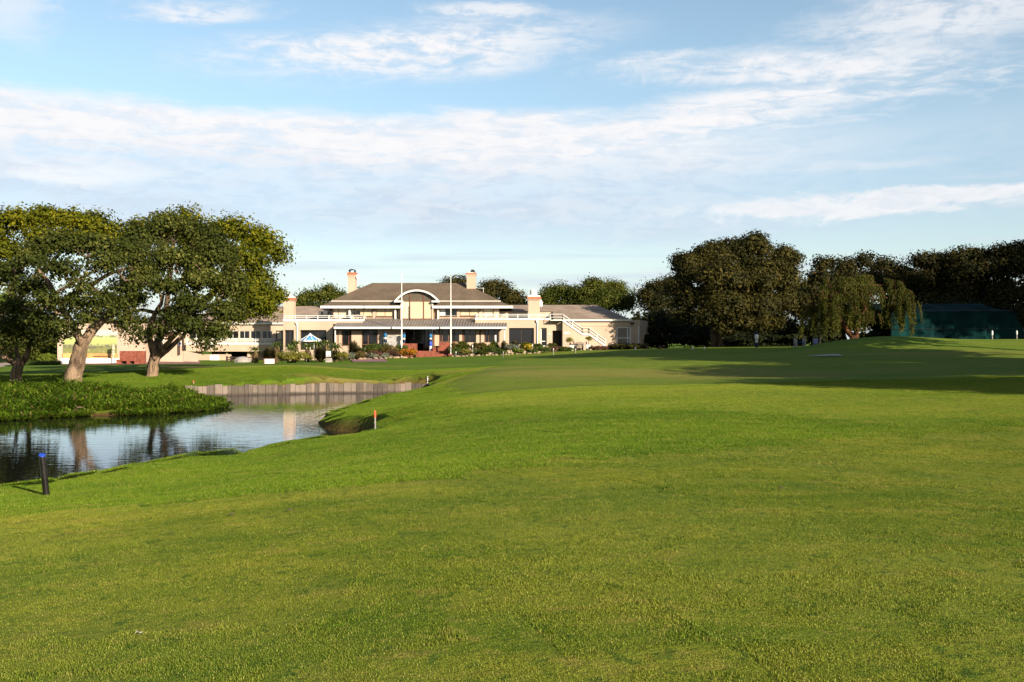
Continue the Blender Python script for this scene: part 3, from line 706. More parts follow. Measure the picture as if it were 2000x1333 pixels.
# big leaning tree on the pond bank
D1 = 45.0
def A1(px, py, dd=0.0): return at(px, py, D1 + dd)
b1 = Vector((X(139, D1), D1, gz(X(139, D1), D1) - 0.15))
make_tree('tree', 'gnarled tree with thick pale trunk leaning right at the edge of the pond weeds', b1,
    [([b1, A1(143, 735), A1(152, 705, .1), A1(160, 672, .2)], .42, .31, .12),
     ([A1(158, 680, .15), A1(175, 652, .3), A1(197, 628, .5), A1(214, 612, .9)], .25, .17, 0),
     ([A1(214, 612, .9), A1(232, 596, 1.2), A1(250, 575, 1.2), A1(268, 545, .8)], .17, .08, 0),
     ([A1(160, 676, .2), A1(150, 650, -.1), A1(134, 622, -.4), A1(116, 592, -.5), A1(95, 553, -.7), A1(73, 528, -1)], .19, .09, 0),
     ([A1(116, 592, -.5), A1(142, 575, -.8), A1(170, 565, -1.2), A1(188, 551, -1.5), A1(215, 535, -1.6), A1(242, 526, -1.6)], .13, .07, 0),
     ([A1(130, 612, -.4), A1(112, 606, -1.2), A1(96, 600, -2.0)], .10, .04, 0),
     ([A1(160, 682, .15), A1(153, 664, -.3), A1(140, 652, -.6)], .12, .05, 0)],
    [lobe(60, 505, 42, 34, D1-1), lobe(110, 478, 58, 34, D1-.5), lobe(175, 482, 58, 36, D1), lobe(245, 500, 52, 40, D1+1), lobe(205, 515, 46, 20, D1-2.2),
     lobe(120, 525, 50, 22, D1-2.4), lobe(55, 560, 45, 32, D1-.5), lobe(285, 538, 42, 36, D1+1.5), lobe(245, 560, 40, 22, D1+2.2), lobe(95, 585, 36, 22, D1-2.4), lobe(150, 590, 34, 24, D1-2.0),
     lobe(196, 585, 34, 20, D1-1.6), lobe(250, 600, 30, 18, D1+1.8), lobe(124, 636, 34, 22, D1-1.8), lobe(162, 618, 24, 14, D1-1.4), lobe(185, 606, 22, 10, D1+1.6), lobe(238, 588, 26, 18, D1-.6), lobe(262, 560, 28, 20, D1-.5), lobe(222, 606, 18, 9, D1-.6), lobe(85, 625, 40, 24, D1-1), lobe(240, 634, 24, 12, D1+1.6), lobe(104, 658, 24, 10, D1-1.6), lobe(160, 556, 30, 16, D1-2.6), lobe(30, 600, 40, 26, D1+2), lobe(20, 530, 40, 30, D1+2)],
    'lf_olive', dens=2.3, per=76, spread=.27, L=.155, W=.085, group=G_POND, seed=3, tr=.07)
# second tree, trunk forking low above a bare patch
D2 = 51.0
def A2(px, py, dd=0.0): return at(px, py, D2 + dd)
b2 = Vector((X(297, D2), D2, gz(X(297, D2), D2) - 0.15))
make_tree('tree', 'tree whose spotted trunk splits into three limbs above a bare earth mound', b2,
    [([b2, A2(299, 716), A2(303, 698)], .30, .26, .30),
     ([A2(303, 700), A2(297, 680, .1), A2(291, 655, .2), A2(295, 632, .3), A2(304, 612, .4), A2(316, 592, .5)], .19, .10, 0),
     ([A2(304, 698), A2(318, 681, -.2), A2(336, 662, -.5), A2(352, 642, -.9), A2(372, 612, -1.4)], .155, .08, 0),
     ([A2(307, 700), A2(325, 686, .3), A2(344, 668, .7), A2(360, 653, 1.0), A2(367, 634, 1.2), A2(372, 606, 1.2)], .15, .08, 0),
     ([A2(304, 612, .4), A2(282, 606, -.2), A2(262, 608, -1), A2(240, 612, -1.8)], .11, .05, 0),
     ([A2(304, 612, .4), A2(330, 602, .2), A2(360, 598, 0)], .10, .05, 0)],
    [lobe(275, 470, 46, 44, D2), lobe(325, 448, 56, 34, D2+.5), lobe(385, 462, 50, 42, D2), lobe(425, 500, 48, 46, D2-.5), lobe(335, 505, 62, 40, D2-2), lobe(275, 530, 50, 36, D2-1.5),
     lobe(395, 545, 58, 40, D2-2), lobe(455, 560, 42, 46, D2-.3), lobe(330, 562, 46, 28, D2-2.6), lobe(380, 592, 50, 30, D2-2.2), lobe(440, 608, 44, 30, D2-1.2), lobe(335, 618, 34, 20, D2-2.2), lobe(375, 634, 50, 22, D2-2.2), lobe(425, 645, 40, 18, D2-1.8), lobe(405, 666, 26, 12, D2-2), lobe(268, 585, 34, 18, D2-1.2), lobe(256, 628, 22, 16, D2-1), lobe(310, 645, 18, 10, D2-1.8), lobe(270, 655, 16, 10, D2-1.2)],
    'lf_olive', dens=2.3, per=76, spread=.28, L=.165, W=.09, group=G_POND, seed=5, tr=.075)
# yellower trees behind
D3 = 60.0
b3 = ggp(299, D3)
make_tree('tree', 'bright yellow-green tree bulging out over the low wing of the clubhouse', b3,
    [([b3, at(303, 690, D3), at(318, 650, D3), at(365, 610, D3), at(430, 560, D3), at(455, 510, D3)], .30, .14, .2), ([at(318, 650, D3), at(330, 560, D3), at(340, 470, D3)], .2, .1, 0)],
    [lobe(425, 445, 34, 24, D3), lobe(462, 452, 46, 34, D3), lobe(505, 468, 44, 36, D3), lobe(536, 487, 20, 20, D3-.5), lobe(470, 505, 56, 42, D3-1.5), lobe(455, 560, 60, 44, D3-1.8), lobe(505, 545, 36, 30, D3-1), lobe(520, 582, 32, 32, D3-.5), lobe(490, 590, 46, 36, D3-1.8), lobe(515, 602, 30, 22, D3-1.2), lobe(455, 612, 40, 22, D3-1.5), lobe(395, 480, 50, 40, D3+1), lobe(320, 432, 34, 20, D3+3), lobe(360, 425, 38, 17, D3+3), lobe(345, 460, 60, 34, D3+3), lobe(275, 450, 30, 30, D3+3), lobe(380, 510, 40, 50, D3+2), lobe(545, 500, 14, 12, D3-.3), lobe(540, 575, 16, 20, D3-.3)],
    'lf_gold', 'barkdark', dens=1.5, per=76, spread=.38, L=.20, W=.12, group=G_POND, seed=7, tr=.08, twigs=.2)
D4 = 62.0
b4 = ggp(-30, D4)
make_tree('tree', 'tall yellow-green tree with the highest crown, behind the leaning tree', b4,
    [([b4, at(-25, 680, D4), at(0, 620, D4), at(25, 560, D4), at(50, 500, D4)], .45, .18, .2), ([at(0, 620, D4), at(60, 560, D4), at(130, 480, D4)], .2, .1, 0), ([at(-10, 640, D4), at(60, 600, D4), at(200, 520, D4)], .16, .07, 0)],
    [lobe(35, 432, 52, 34, D4), lobe(-30, 450, 50, 44, D4), lobe(95, 424, 42, 28, D4), lobe(135, 430, 36, 34, D4), lobe(185, 440, 38, 32, D4), lobe(220, 462, 32, 26, D4), lobe(10, 490, 40, 34, D4-1), lobe(90, 466, 60, 26, D4-1), lobe(-40, 540, 50, 50, D4), lobe(160, 470, 60, 26, D4-1), lobe(8, 528, 26, 20, D4-1)],
    'lf_gold', 'barkdark', dens=1.5, per=76, spread=.40, L=.21, W=.13, group=G_POND, seed=9, tr=.08, twigs=.3)
D5 = 50.0
b5 = Vector((X(31, D5), D5, gz(X(31, D5), D5) - .15))
def A5(px, py, dd=0.0): return at(px, py, D5 + dd)
make_tree('tree', 'small low tree with short thick trunk at the left edge of the picture', b5,
    [([b5, A5(32, 728), A5(38, 712)], .29, .24, .12), ([A5(36, 716), A5(22, 706, -.2), A5(8, 698, -.4), A5(-12, 694, -.6)], .18, .08, 0),
     ([A5(38, 714), A5(34, 695, .1), A5(30, 670, .2)], .16, .07, 0), ([A5(40, 714), A5(52, 694, -.1), A5(57, 675, -.2), A5(58, 655, -.3), A5(60, 645, -.4), A5(45, 642, -.8)], .17, .06, 0)],
    [lobe(-15, 640, 38, 34, D5), lobe(30, 635, 44, 26, D5-1.5), lobe(70, 640, 36, 24, D5-.8), lobe(10, 662, 38, 18, D5-1.6), lobe(88, 662, 24, 14, D5-1), lobe(50, 608, 36, 18, D5), lobe(55, 664, 26, 12, D5-1.6)],
    'lf_olive', dens=2.2, per=70, spread=.28, L=.16, W=.09, group=G_POND, seed=11, tr=.05)
D6 = 56.0
b6 = ggp(-45, D6)
make_tree('tree', 'lime green young tree showing at the left edge above the small low tree', b6,
    [([b6, at(-45, 690, D6), at(-35, 640, D6), at(-20, 600, D6)], .18, .07, .1)],
    [lobe(-12, 588, 40, 20, D6), lobe(14, 592, 24, 13, D6-.5), lobe(-50, 610, 40, 30, D6)],
    'lf_lime', 'barkdark', dens=1.4, per=40, spread=.35, L=.22, W=.13, group=G_POND, seed=13, tr=.04)

# dark trees and hedge seen under the canopy on the left
def simple_tree(label, px, D, lobes, lf, seed, group, trunk=.3, name='tree', cat='tree', bk='barkdark', L=.3, W=.19, dens=.8, per=40, spread=.55, top=.75, **k):
    b = ggp(px, D); b.z -= .15
    c = Vector(lobes[0][0])
    t = b + (c - b) * top
    return make_tree(name, label, b, [([b, b + (t - b) * .35 + Vector((.15, 0, 0)), b + (t - b) * .7 - Vector((.1, 0, 0)), t], trunk, trunk * .4, .2)], lobes, lf, bk, dens * 1.25, int(per * 1.6), spread, L * .82, W * .82, group, seed, tr=trunk * .25, twigs=.12, **k)
G_BACK = 'trees behind the low annex'
simple_tree('dark leafy tree behind the end of the mural wall', 60, 99, [lobe(55, 640, 60, 45, 99), lobe(90, 672, 40, 35, 98), lobe(0, 650, 50, 50, 100), lobe(60, 690, 60, 30, 98)], 'lf_green', 21, G_BACK)
simple_tree('dark tree above the flat roof of the annex', 300, 122, [lobe(300, 640, 60, 28, 122), lobe(250, 645, 50, 26, 121), lobe(200, 640, 60, 32, 122), lobe(360, 635, 50, 26, 122)], 'lf_dark', 22, G_BACK)
simple_tree('dark tree against the left margin behind the small low tree', -40, 92, [lobe(-50, 640, 60, 60, 92), lobe(-10, 680, 40, 36, 92)], 'lf_dark', 24, G_BACK)

# trees behind the clubhouse
G_CLUB = 'trees behind the clubhouse'
simple_tree('loose dark green tree between the two left chimneys', 620, 125, [lobe(625, 580, 40, 24, 125), lobe(590, 592, 26, 26, 124), lobe(660, 582, 26, 22, 125), lobe(640, 566, 20, 12, 125), lobe(620, 615, 60, 30, 124)], 'lf_green', 31, G_CLUB, .25, dens=1.0, per=30, spread=.5)
simple_tree('low treetop showing through the gap left of the tall roof', 700, 140, [lobe(712, 574, 26, 12, 140), lobe(690, 590, 40, 22, 140)], 'lf_green', 32, G_CLUB, .25)
simple_tree('reddish brown treetop just left of the right roof chimney', 880, 140, [lobe(880, 553, 24, 10, 140), lobe(902, 550, 16, 11, 140), lobe(890, 580, 50, 28, 140)], 'lf_brown', 33, G_CLUB, .3)
simple_tree('rounded bronze green tree right of the right roof chimney', 975, 130, [lobe(965, 562, 38, 16, 130), lobe(1000, 580, 32, 22, 129), lobe(950, 580, 34, 24, 129), lobe(985, 604, 50, 26, 129), lobe(1015, 592, 16, 14, 128)], 'lf_brown', 34, G_CLUB, .3, dens=1.0)
simple_tree('leafy green tree right beside the chimney with the white pot', 1090, 126, [lobe(1090, 572, 36, 22, 126), lobe(1068, 588, 24, 26, 125), lobe(1120, 580, 32, 28, 125), lobe(1090, 606, 50, 26, 125)], 'lf_green', 35, G_CLUB, .3, dens=1.0)
simple_tree('tallest green tree over the ridge of the right wing', 1175, 124, [lobe(1165, 562, 34, 26, 124), lobe(1200, 566, 28, 26, 124), lobe(1140, 576, 30, 24, 124), lobe(1190, 592, 52, 34, 123), lobe(1225, 590, 22, 26, 123), lobe(1150, 606, 40, 26, 123)], 'lf_green', 36, G_CLUB, .35, dens=1.0)

# right hand trees
G_R = 'trees on the right of the green'
DB = 95.0
bb = ggp(1402, DB); bb.z -= .2
def AB(px, py, dd=0.0): return at(px, py, DB + dd)
make_tree('tree', 'large round bronze-leaved tree standing alone to the right of the clubhouse', bb,
    [([bb, AB(1400, 670), AB(1396, 650)], .62, .50, .3), ([AB(1396, 652), AB(1390, 620), AB(1384, 585, -1), AB(1380, 540, -1)], .38, .14, 0), ([AB(1400, 655), AB(1414, 636, -.5), AB(1432, 622, -1), AB(1460, 590, -1)], .28, .12, 0), ([AB(1384, 600), AB(1410, 560), AB(1440, 510)], .2, .1, 0)],
    [lobe(1395, 500, 52, 36, DB), lobe(1435, 492, 44, 32, DB), lobe(1466, 476, 22, 22, DB-.5), lobe(1486, 488, 20, 24, DB-1), lobe(1478, 468, 14, 16, DB-.5), lobe(1528, 498, 18, 26, DB), lobe(1546, 508, 17, 24, DB), lobe(1522, 520, 26, 24, DB), lobe(1350, 530, 44, 42, DB-.5), lobe(1332, 512, 20, 22, DB), lobe(1410, 545, 62, 44, DB-3), lobe(1480, 540, 52, 46, DB-2), lobe(1535, 550, 34, 40, DB-.5), lobe(1350, 585, 46, 36, DB-1.5), lobe(1325, 560, 28, 28, DB-.5), lobe(1420, 600, 60, 34, DB-4), lobe(1490, 598, 50, 36, DB-3), lobe(1535, 590, 28, 34, DB-1), lobe(1385, 620, 40, 22, DB-3.5), lobe(1450, 632, 40, 16, DB-3.5), lobe(1500, 628, 34, 18, DB-2), lobe(1340, 615, 30, 18, DB-1.5), lobe(1420, 640, 30, 14, DB-3), lobe(1400, 572, 50, 26, DB-2.5), lobe(1462, 572, 46, 26, DB-1), lobe(1430, 560, 60, 40, DB+1.5)],
    'lf_brown', 'barkdark', dens=2.1, per=70, spread=.42, L=.28, W=.14, group=G_R, seed=41, tr=.1, twigs=.15, fill=.4, jitter=.5)
simple_tree('dark spreading treetop between the right wing and the round tree', 1290, 118, [lobe(1290, 562, 40, 18, 118), lobe(1262, 578, 26, 22, 117), lobe(1320, 555, 34, 20, 118), lobe(1290, 592, 50, 30, 117), lobe(1290, 630, 50, 32, 116)], 'lf_dark', 42, G_R, .4, dens=.9)
simple_tree('dark bushy tree filling the space under the round tree on its left', 1300, 108, [lobe(1290, 630, 40, 28, 108), lobe(1330, 640, 40, 30, 106), lobe(1360, 655, 40, 28, 104), lobe(1280, 660, 32, 24, 105)], 'lf_shade', 43, G_R, .25, top=.5, low=-.95, dens=1.5)
simple_tree('dark bushy tree filling the space under the round tree on its right', 1470, 108, [lobe(1470, 640, 50, 36, 108), lobe(1520, 645, 50, 36, 106), lobe(1430, 660, 40, 26, 105), lobe(1560, 655, 40, 30, 105), lobe(1490, 672, 60, 18, 103), lobe(1400, 655, 60, 30, 106), lobe(1420, 620, 60, 40, 107)], 'lf_shade', 44, G_R, .25, top=.5, low=-.95, dens=1.5)
# weeping tree
DW = 80.0
def weeping_tree():
    r = np.random.default_rng(77)
    b = ggp(1668, DW); b.z -= .2
    root = empty('weeping_tree', b, 'wide weeping tree with hanging strands and red-brown trunks on the mound', 'tree', G_R)
    tb = MB(); W_ = lambda px, py, dd=0: at(px, py, DW + dd)
    limb(tb, [b, W_(1664, 655), W_(1650, 640, -.3), W_(1640, 620, -.5), W_(1632, 590, -.5)], .27, .10, 9, .03, r, .25)
    limb(tb, [b, W_(1673, 650), W_(1677, 630, .2), W_(1690, 600, .3), W_(1700, 570, .3)], .25, .10, 9, .03, r, .2)
    heads = []
    spec = [(1640, 548, 30, 10, 1.7), (1605, 562, 24, 11, 1.6), (1685, 545, 42, 11, 1.6), (1728, 556, 40, 12, 1.8), (1762, 574, 26, 14, 2.3), (1778, 594, 18, 14, 2.4), (1655, 580, 44, 12, 1.5), (1712, 588, 44, 14, 1.7), (1592, 596, 22, 10, 2.6), (1574, 606, 15, 9, 2.2), (1612, 600, 20, 10, 2.6), (1748, 606, 30, 14, 1.9), (1648, 588, 34, 10, 2.1), (1622, 575, 24, 10, 2.0), (1640, 606, 20, 8, 1.2), (1700, 616, 24, 8, 1.3), (1665, 560, 50, 10, 1.4)]
    V, Q = [], []; nv = 0
    C, N = [], []
    Wb = []
    for i, (px, py, rx, ry, Lm) in enumerate(spec):
        dd = r.uniform(-2.5, 2.5); c = np.array(W_(px, py, dd)); a, h = rx / F * DW, ry / F * DW
        limb(tb, [W_(1632, 590, -.5) if px < 1660 else W_(1700, 570, .3), (c + np.array(W_(1670, 580))) / 2 + np.array([0, 0, .3]), c], .07, .03, 6, .04, r)
        ns = int(62 * a)
        for s in range(ns):
            if s % 14 == 0: th0 = r.random() * 6.283; q0 = math.sqrt(r.random()); lf_ = r.uniform(.55, 1.15)
            th = th0 + r.normal(0, .13) / max(q0, .3); q = min(1.1, q0 + r.normal(0, .06))
            p0 = c + np.array([math.cos(th) * a * q, math.sin(th) * a * q * .9, h * max(0, 1 - q * q)])
            out = np.array([math.cos(th), math.sin(th), 0]); Ln = Lm * lf_ * r.uniform(.85, 1.25) * (.75 + .3 * q)
            if p0[2] - Ln < b.z + .9: Ln = max(.5, p0[2] - b.z - .9 - r.random() * .8)
            m = int(Ln / .055); t = np.linspace(0, 1, m)[:, None]
            pth = p0 + out * (0.55 * np.sqrt(t)) * .6 - np.array([0, 0, 1]) * (t * Ln) + np.array([0, 0, .25]) * np.sin(t * 3.1) * .6
            ax = unit(np.array([0, 0, -1.0]) + out * .35 * (1 - t) + r.normal(0, .35, (m, 3)))
            side = unit(np.cross(ax, r.normal(0, 1, (m, 3)))); l = r.uniform(.10, .2, (m, 1)); w = .035
            pth = pth + r.normal(0, .06, (m, 3))
            V.append(np.stack([pth, pth + ax * l * .5 + side * w, pth + ax * l, pth + ax * l * .5 - side * w], 1).reshape(-1, 3))
            if s % 4 == 0: Wb.append((p0, p0 - np.array([0, 0, Ln * .8]) + out * .3))
    for p, q in Wb: tb.tube([p, (np.array(p) + q) / 2 + np.array([.05, 0, 0]), q], [.02, .014, .008], 3)
    V = np.concatenate(V)
    tb.build('trunk', M['barkred'], root, smooth=True)
    mesh_np('crown', V, np.arange(len(V)).reshape(-1, 4), M['lf_willow'], root)
weeping_tree()
# tree line behind, right
RL = [('dark tree just left of and behind the weeping tree', 1590, 104, [(1600, 545, 34, 26), (1580, 570, 36, 30), (1560, 600, 40, 40), (1620, 590, 50, 40)], 'lf_dark'),
 ('flat-topped bronze tree with a sky gap behind the weeping tree', 1650, 112, [(1612, 515, 30, 12), (1650, 520, 36, 14), (1688, 508, 26, 9), (1640, 550, 60, 28), (1700, 550, 40, 30)], 'lf_dark'),
 ('bronze tree between the flat-topped tree and the spiky conifer', 1735, 114, [(1725, 518, 28, 14), (1755, 528, 26, 14), (1740, 550, 50, 30), (1770, 560, 40, 34)], 'lf_dark'),
 ('tall dark tree directly above the left end of the green netting', 1815, 112, [(1812, 510, 42, 18), (1840, 520, 40, 26), (1790, 545, 46, 36), (1850, 555, 50, 36), (1810, 590, 60, 40)], 'lf_dark'),
 ('tall bronze tree above the middle of the green netting', 1895, 110, [(1880, 505, 42, 20), (1915, 500, 40, 20), (1895, 535, 60, 36), (1880, 580, 60, 40), (1940, 575, 50, 40)], 'lf_dark'),
 ('highest dark tree of the line at the right edge of the picture', 1985, 108, [(1965, 492, 36, 18), (2000, 488, 40, 22), (1975, 525, 60, 36), (2040, 510, 60, 40), (1980, 580, 70, 46), (2060, 590, 60, 50)], 'lf_dark'),
 ('low dark tree behind the right end of the netting', 1955, 104, [(1960, 620, 60, 36), (2010, 620, 60, 40), (1900, 610, 60, 30)], 'lf_dark'),
 ('low dark tree behind the left part of the netting', 1830, 106, [(1800, 610, 60, 30), (1850, 605, 60, 28), (1760, 630, 60, 34)], 'lf_dark'),
 ('dark undergrowth tree behind the hanging strands of the weeping tree', 1680, 100, [(1640, 625, 60, 30), (1700, 620, 60, 34), (1600, 640, 50, 26), (1740, 640, 50, 26)], 'lf_shade')]
for i, (lb, px, D, lo, lf) in enumerate(RL):
    simple_tree(lb, px, D, [lobe(*q, D) for q in lo], lf, 50 + i, 'dark tree line on the right', .4, L=.36, W=.22, dens=.75, per=44, spread=.55, low=-.8)
# spiky conifer
def conifer():
    r = np.random.default_rng(5); D = 118; b = ggp(1815, D); root = empty('conifer', b, 'slender spiky blue-green conifer poking above the dark tree line', 'conifer', 'dark tree line on the right')
    tb = MB(); V = []
    for px, py, lean in [(1798, 512, .2), (1812, 500, .5), (1826, 486, 1.2), (1806, 506, .2)]:
        tip = np.array(at(px, py, D)); q0 = np.array([b.x + (tip[0]-b.x) * .4, D, b.z])
        tb.tube([q0, (q0 + tip) / 2 + np.array([-.2, 0, 0]), tip], [.18, .1, .02], 5)
        for t in np.linspace(.55, 1, 120):
            p = q0 + (tip - q0) * t + np.array([-.3 * math.sin(t * 3.1), 0, 0]); w = (1 - t) * 2.0 + .12
            for _ in range(5):
                a = r.random() * 6.283; d = np.array([math.cos(a), math.sin(a), .7 + r.random() * .6]); d /= np.linalg.norm(d)
                e = p + d * w * r.uniform(.3, .8); s = unit(np.cross(d, [0, 0, 1]))[None][0] * .05
                V.append([p + (e - p) * .3, (p + e) / 2 + s, e, (p + e) / 2 - s])
    tb.build('trunk', M['barkdark'], root)
    V = np.array(V).reshape(-1, 3); mesh_np('crown', V, np.arange(len(V)).reshape(-1, 4), M['lf_dark'], root)
conifer()
# tall trees standing outside the right edge; the long evening shadows over the fairway are theirs
G_S = 'tall trees outside the right edge'
def shadow_tree(label, x, y, h, w, seed, trunk=.4):
    b = Vector((x, y, gz(x, y) - .2)); r = np.random.default_rng(seed)
    lo = [((x, y, b.z + h * .72), (w, w, h * .27))]
    for i in range(5):
        a = i * 1.26 + r.random(); lo.append(((x + math.cos(a) * w * .6, y + math.sin(a) * w * .6, b.z + h * r.uniform(.45, .72)), (w * .6, w * .6, h * .2)))
    make_tree('tree', label, b, [([b, b + Vector((.1, 0, h * .3)), b + Vector((0, .1, h * .7))], trunk, trunk * .4, .2)], lo, 'lf_dark', 'barkdark', dens=.55, per=36, spread=.7, L=.5, W=.32, group=G_S, seed=seed, tr=.1, twigs=.05)
for i, (x, y, h, w) in enumerate(SHADOW_TREES):
    shadow_tree('tall dense evergreen outside the right edge throwing a long shadow on the fairway', x, y, h, w, 90 + i)

# ------------------------------------------------------------------ clubhouse
YB, YU, YE, YV = 99.5, 101.95, 101.3, 98.3     # blocks, upper wall, upper eave, veranda front
club = empty('clubhouse', (X(814, YB), YB, 1.2), 'long cream clubhouse with brown hipped roof, arched dormer, terraces and ribbed veranda roof', 'building')
def bxp(mb, p0, p1, r0, r1, y0, y1):
    """box given by photo columns/rows as seen at its front face y0"""
    return mb.box(X(p0, y0), X(p1, y0), y0, y1, Z(r1, y0), Z(r0, y0))
def holes_px(hs, D): return [(X(a, D), X(b, D), Z(d, D), Z(c, D)) for a, b, c, d in hs]
def window(p0, p1, r0, r1, y, parent, fm='alu', pm='glass', mull=(), bars=(), fr=.06, recess=.10, name='window', depth=.08, panes=None):
    """frame with mullions at photo columns and bars at photo rows; pane as a sub-part"""
    x0, x1, z0, z1 = X(p0, y), X(p1, y), Z(r1, y), Z(r0, y); a, b = y + recess, y + recess + depth
    f = MB(); f.box(x0, x0 + fr, a, b, z0, z1); f.box(x1 - fr, x1, a, b, z0, z1)
    f.box(x0 + fr, x1 - fr, a, b, z1 - fr, z1); f.box(x0 + fr, x1 - fr, a, b, z0, z0 + fr)
    for q in mull: f.box(X(q, y) - fr * .45, X(q, y) + fr * .45, a + .004, b, z0 + fr, z1 - fr)
    for q in bars: f.box(x0 + fr, x1 - fr, a + .008, b, Z(q, y) - fr * .4, Z(q, y) + fr * .4)
    fo = f.build(name, M[fm], parent)
    ps = panes or [(p0, p1, pm)]
    for c, d, mt in ps:
        MB().box(max(X(c, y), x0 + .01), min(X(d, y), x1 - .01), a + depth * .4, a + depth * .7, z0 + .01, z1 - .01).build('pane', M[mt], fo)
    return fo
def railing(pts, h, parent, name='railing', step=1.05, th=.035, rails=(1.0, .55), post=.045):
    mb = MB()
    for a, b in zip(pts[:-1], pts[1:]):
        a, b = Vector(a), Vector(b); n = max(1, round((b - a).length / step))
        for f in rails: mb.tube([a + Vector((0, 0, h * f)), b + Vector((0, 0, h * f))], th, 6)
        for i in range(n + 1):
            q = a + (b - a) * (i / n); mb.tube([q, q + Vector((0, 0, h))], post, 6)
    return mb.build(name, M['white'], parent)
def pipe(px, r0, r1, y, parent, hopper=True):
    mb = MB(); x = X(px, y); mb.tube([(x, y, Z(r1, y)), (x, y, Z(r0, y))], .055, 8)
    if hopper: mb.taper(x, y + .02, Z(r0, y) - .05, Z(r0, y) + .22, .16, .16, .34, .28)
    mb.build('downpipe', M['white'], parent)

# terrace blocks
w = MB(); hl = holes_px([(556, 574, 645, 678), (586, 637.5, 645, 684)], YB)
wall_cells(w, X(553.3, YB), X(650, YB), 0.2, Z(628, YB), YB, .45, hl)
w.box(X(650, YB) - .3, X(650, YB), YB + .45, YU - .01, .2, Z(628, YB))
w.box(X(553.3, YB), X(553.3, YB) + .3, YB + .45, 106, .2, Z(628, YB))
w.build('terrace_wall', M['stucco'], club)
MB().box(X(650, YB), X(708, YB), YB, YB + .25, Z(633.5, YB), Z(628, YB)).build('terrace_wall', M['stucco'], club)
d = MB().box(X(552.8, YB), X(708.3, YB), YB - .05, YU + .3, Z(628, YB), Z(624, YB)); d.build('terrace_slab', M['white'], club)
railing([(X(553, YB) + .1, YB + .03, Z(624, YB)), (X(707.5, YB), YB + .03, Z(624, YB)), (X(707.5, YB), YU - .1, Z(624, YB))], Z(618, YB) - Z(624, YB) + .05, club, 'terrace_railing')
window(556, 574, 645, 678, YB, club, 'darktimber', recess=.3, mull=(565,))
window(586, 637.5, 645, 684, YB, club, 'darktimber', recess=.32, mull=(603, 620), fr=.07)
pipe(580.3, 634, 672, YB - .09, club)
w = MB(); hr = holes_px([(994, 1043, 641, 673), (1056, 1068, 641, 677), (1079, 1097.5, 646, 684), (1204.5, 1232, 639, 674)], YB)
wall_cells(w, X(983.5, YB), X(1250, YB), 0.8, Z(625, YB), YB, .45, hr)
w.box(X(983.5, YB), X(983.5, YB) + .3, YB + .45, YU - .01, .8, Z(625, YB))
w.prism([(X(1250, YB), YB, .8), (X(1250, YB) + 1.2, YB + 2.2, .8), (X(1250, YB) + 1.2, YB + 2.2, Z(627, YB)), (X(1250, YB), YB, Z(625, YB) - .01)], (-.4, .3, 0))
w.box(X(1250, YB) - .4, X(1250, YB) - .02, YB + .45, 110, .8, Z(626, YB))
w.build('terrace_wall', M['stucco'], club)
MB().box(X(1136, YB), X(1240, YB), YB - .04, YB - .003, Z(637.6, YB), Z(636.2, YB)).build('wall_moulding', M['stucco'], club)
MB().box(X(928.5, YB), X(983.5, YB), YB, YB + .25, Z(632.5, YB), Z(625, YB)).build('terrace_wall', M['stucco'], club)
MB().box(X(928, YB), X(1076, YB), YB - .05, YU + .3, Z(625, YB), Z(621.5, YB)).build('terrace_slab', M['white'], club)
railing([(X(928.5, YB), YU - .1, Z(621.5, YB)), (X(928.5, YB), YB + .03, Z(621.5, YB)), (X(1073, YB), YB + .03, Z(621.5, YB))], Z(614.5, YB) - Z(621.5, YB), club, 'terrace_railing')
window(994, 1043, 641, 673, YB, club, 'darktimber', recess=.3, mull=(1018,))
window(1056, 1068, 641, 677, YB, club, 'white', recess=.2, bars=(667,), fr=.09)
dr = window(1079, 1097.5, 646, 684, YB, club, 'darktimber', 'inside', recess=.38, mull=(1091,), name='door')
window(1204.5, 1232, 639, 674, YB, club, 'white', recess=.06, bars=(660.5,), fr=.10, mull=(1226,))
pipe(1049.5, 630, 674, YB - .09, club); pipe(1247.5, 637, 674, YB - .09, club, False)
MB().box(X(1101, 98.7), X(1112, 98.7), 98.69, 98.722, Z(653, 98.7), Z(649, 98.7)).build('wall_plate', M['white'], club)
MB().box(X(1071.5, YB), X(1074.5, YB), YB - .05, YB - .002, Z(655, YB), Z(652, YB)).build('switch_box', M['white'], club)
lm = MB().box(X(1231, YB), X(1238, YB), YB - .25, YB - .004, Z(634, YB), Z(630.5, YB)); lm.build('floodlight', M['black'], club)

# upper storey wall and windows
uh = [(643.5, 649, 601, 622), (650, 680.5, 601, 623), (692, 727.5, 601.5, 619), (734, 770, 601.5, 619), (775, 781.5, 602, 622), (787, 843, 560, 623), (847, 852, 602, 622), (858.5, 892.5, 601, 617.5), (899, 935, 601.5, 618), (943, 964, 602, 620)]
w = MB(); wall_cells(w, X(643, YU), X(975, YU), Z(630, YU) - .5, Z(599.5, YU), YU, .35, [(a, b, c, d_) for a, b, c, d_ in holes_px(uh, YU)])
w.box(X(643, YU), X(643, YU) + .3, YU + .35, 111.3, Z(630, YU), Z(599.5, YU)); w.box(X(975, YU) - .3, X(975, YU), YU + .35, 111.3, Z(630, YU), Z(599.5, YU))
w.build('upper_wall', M['stucco'], club)
window(643.5, 649, 601, 622, YU, club, 'darktimber', 'inside', recess=.1)
window(650, 680.5, 601, 623, YU, club, 'timber', 'blindw', (660.5,), recess=.12)
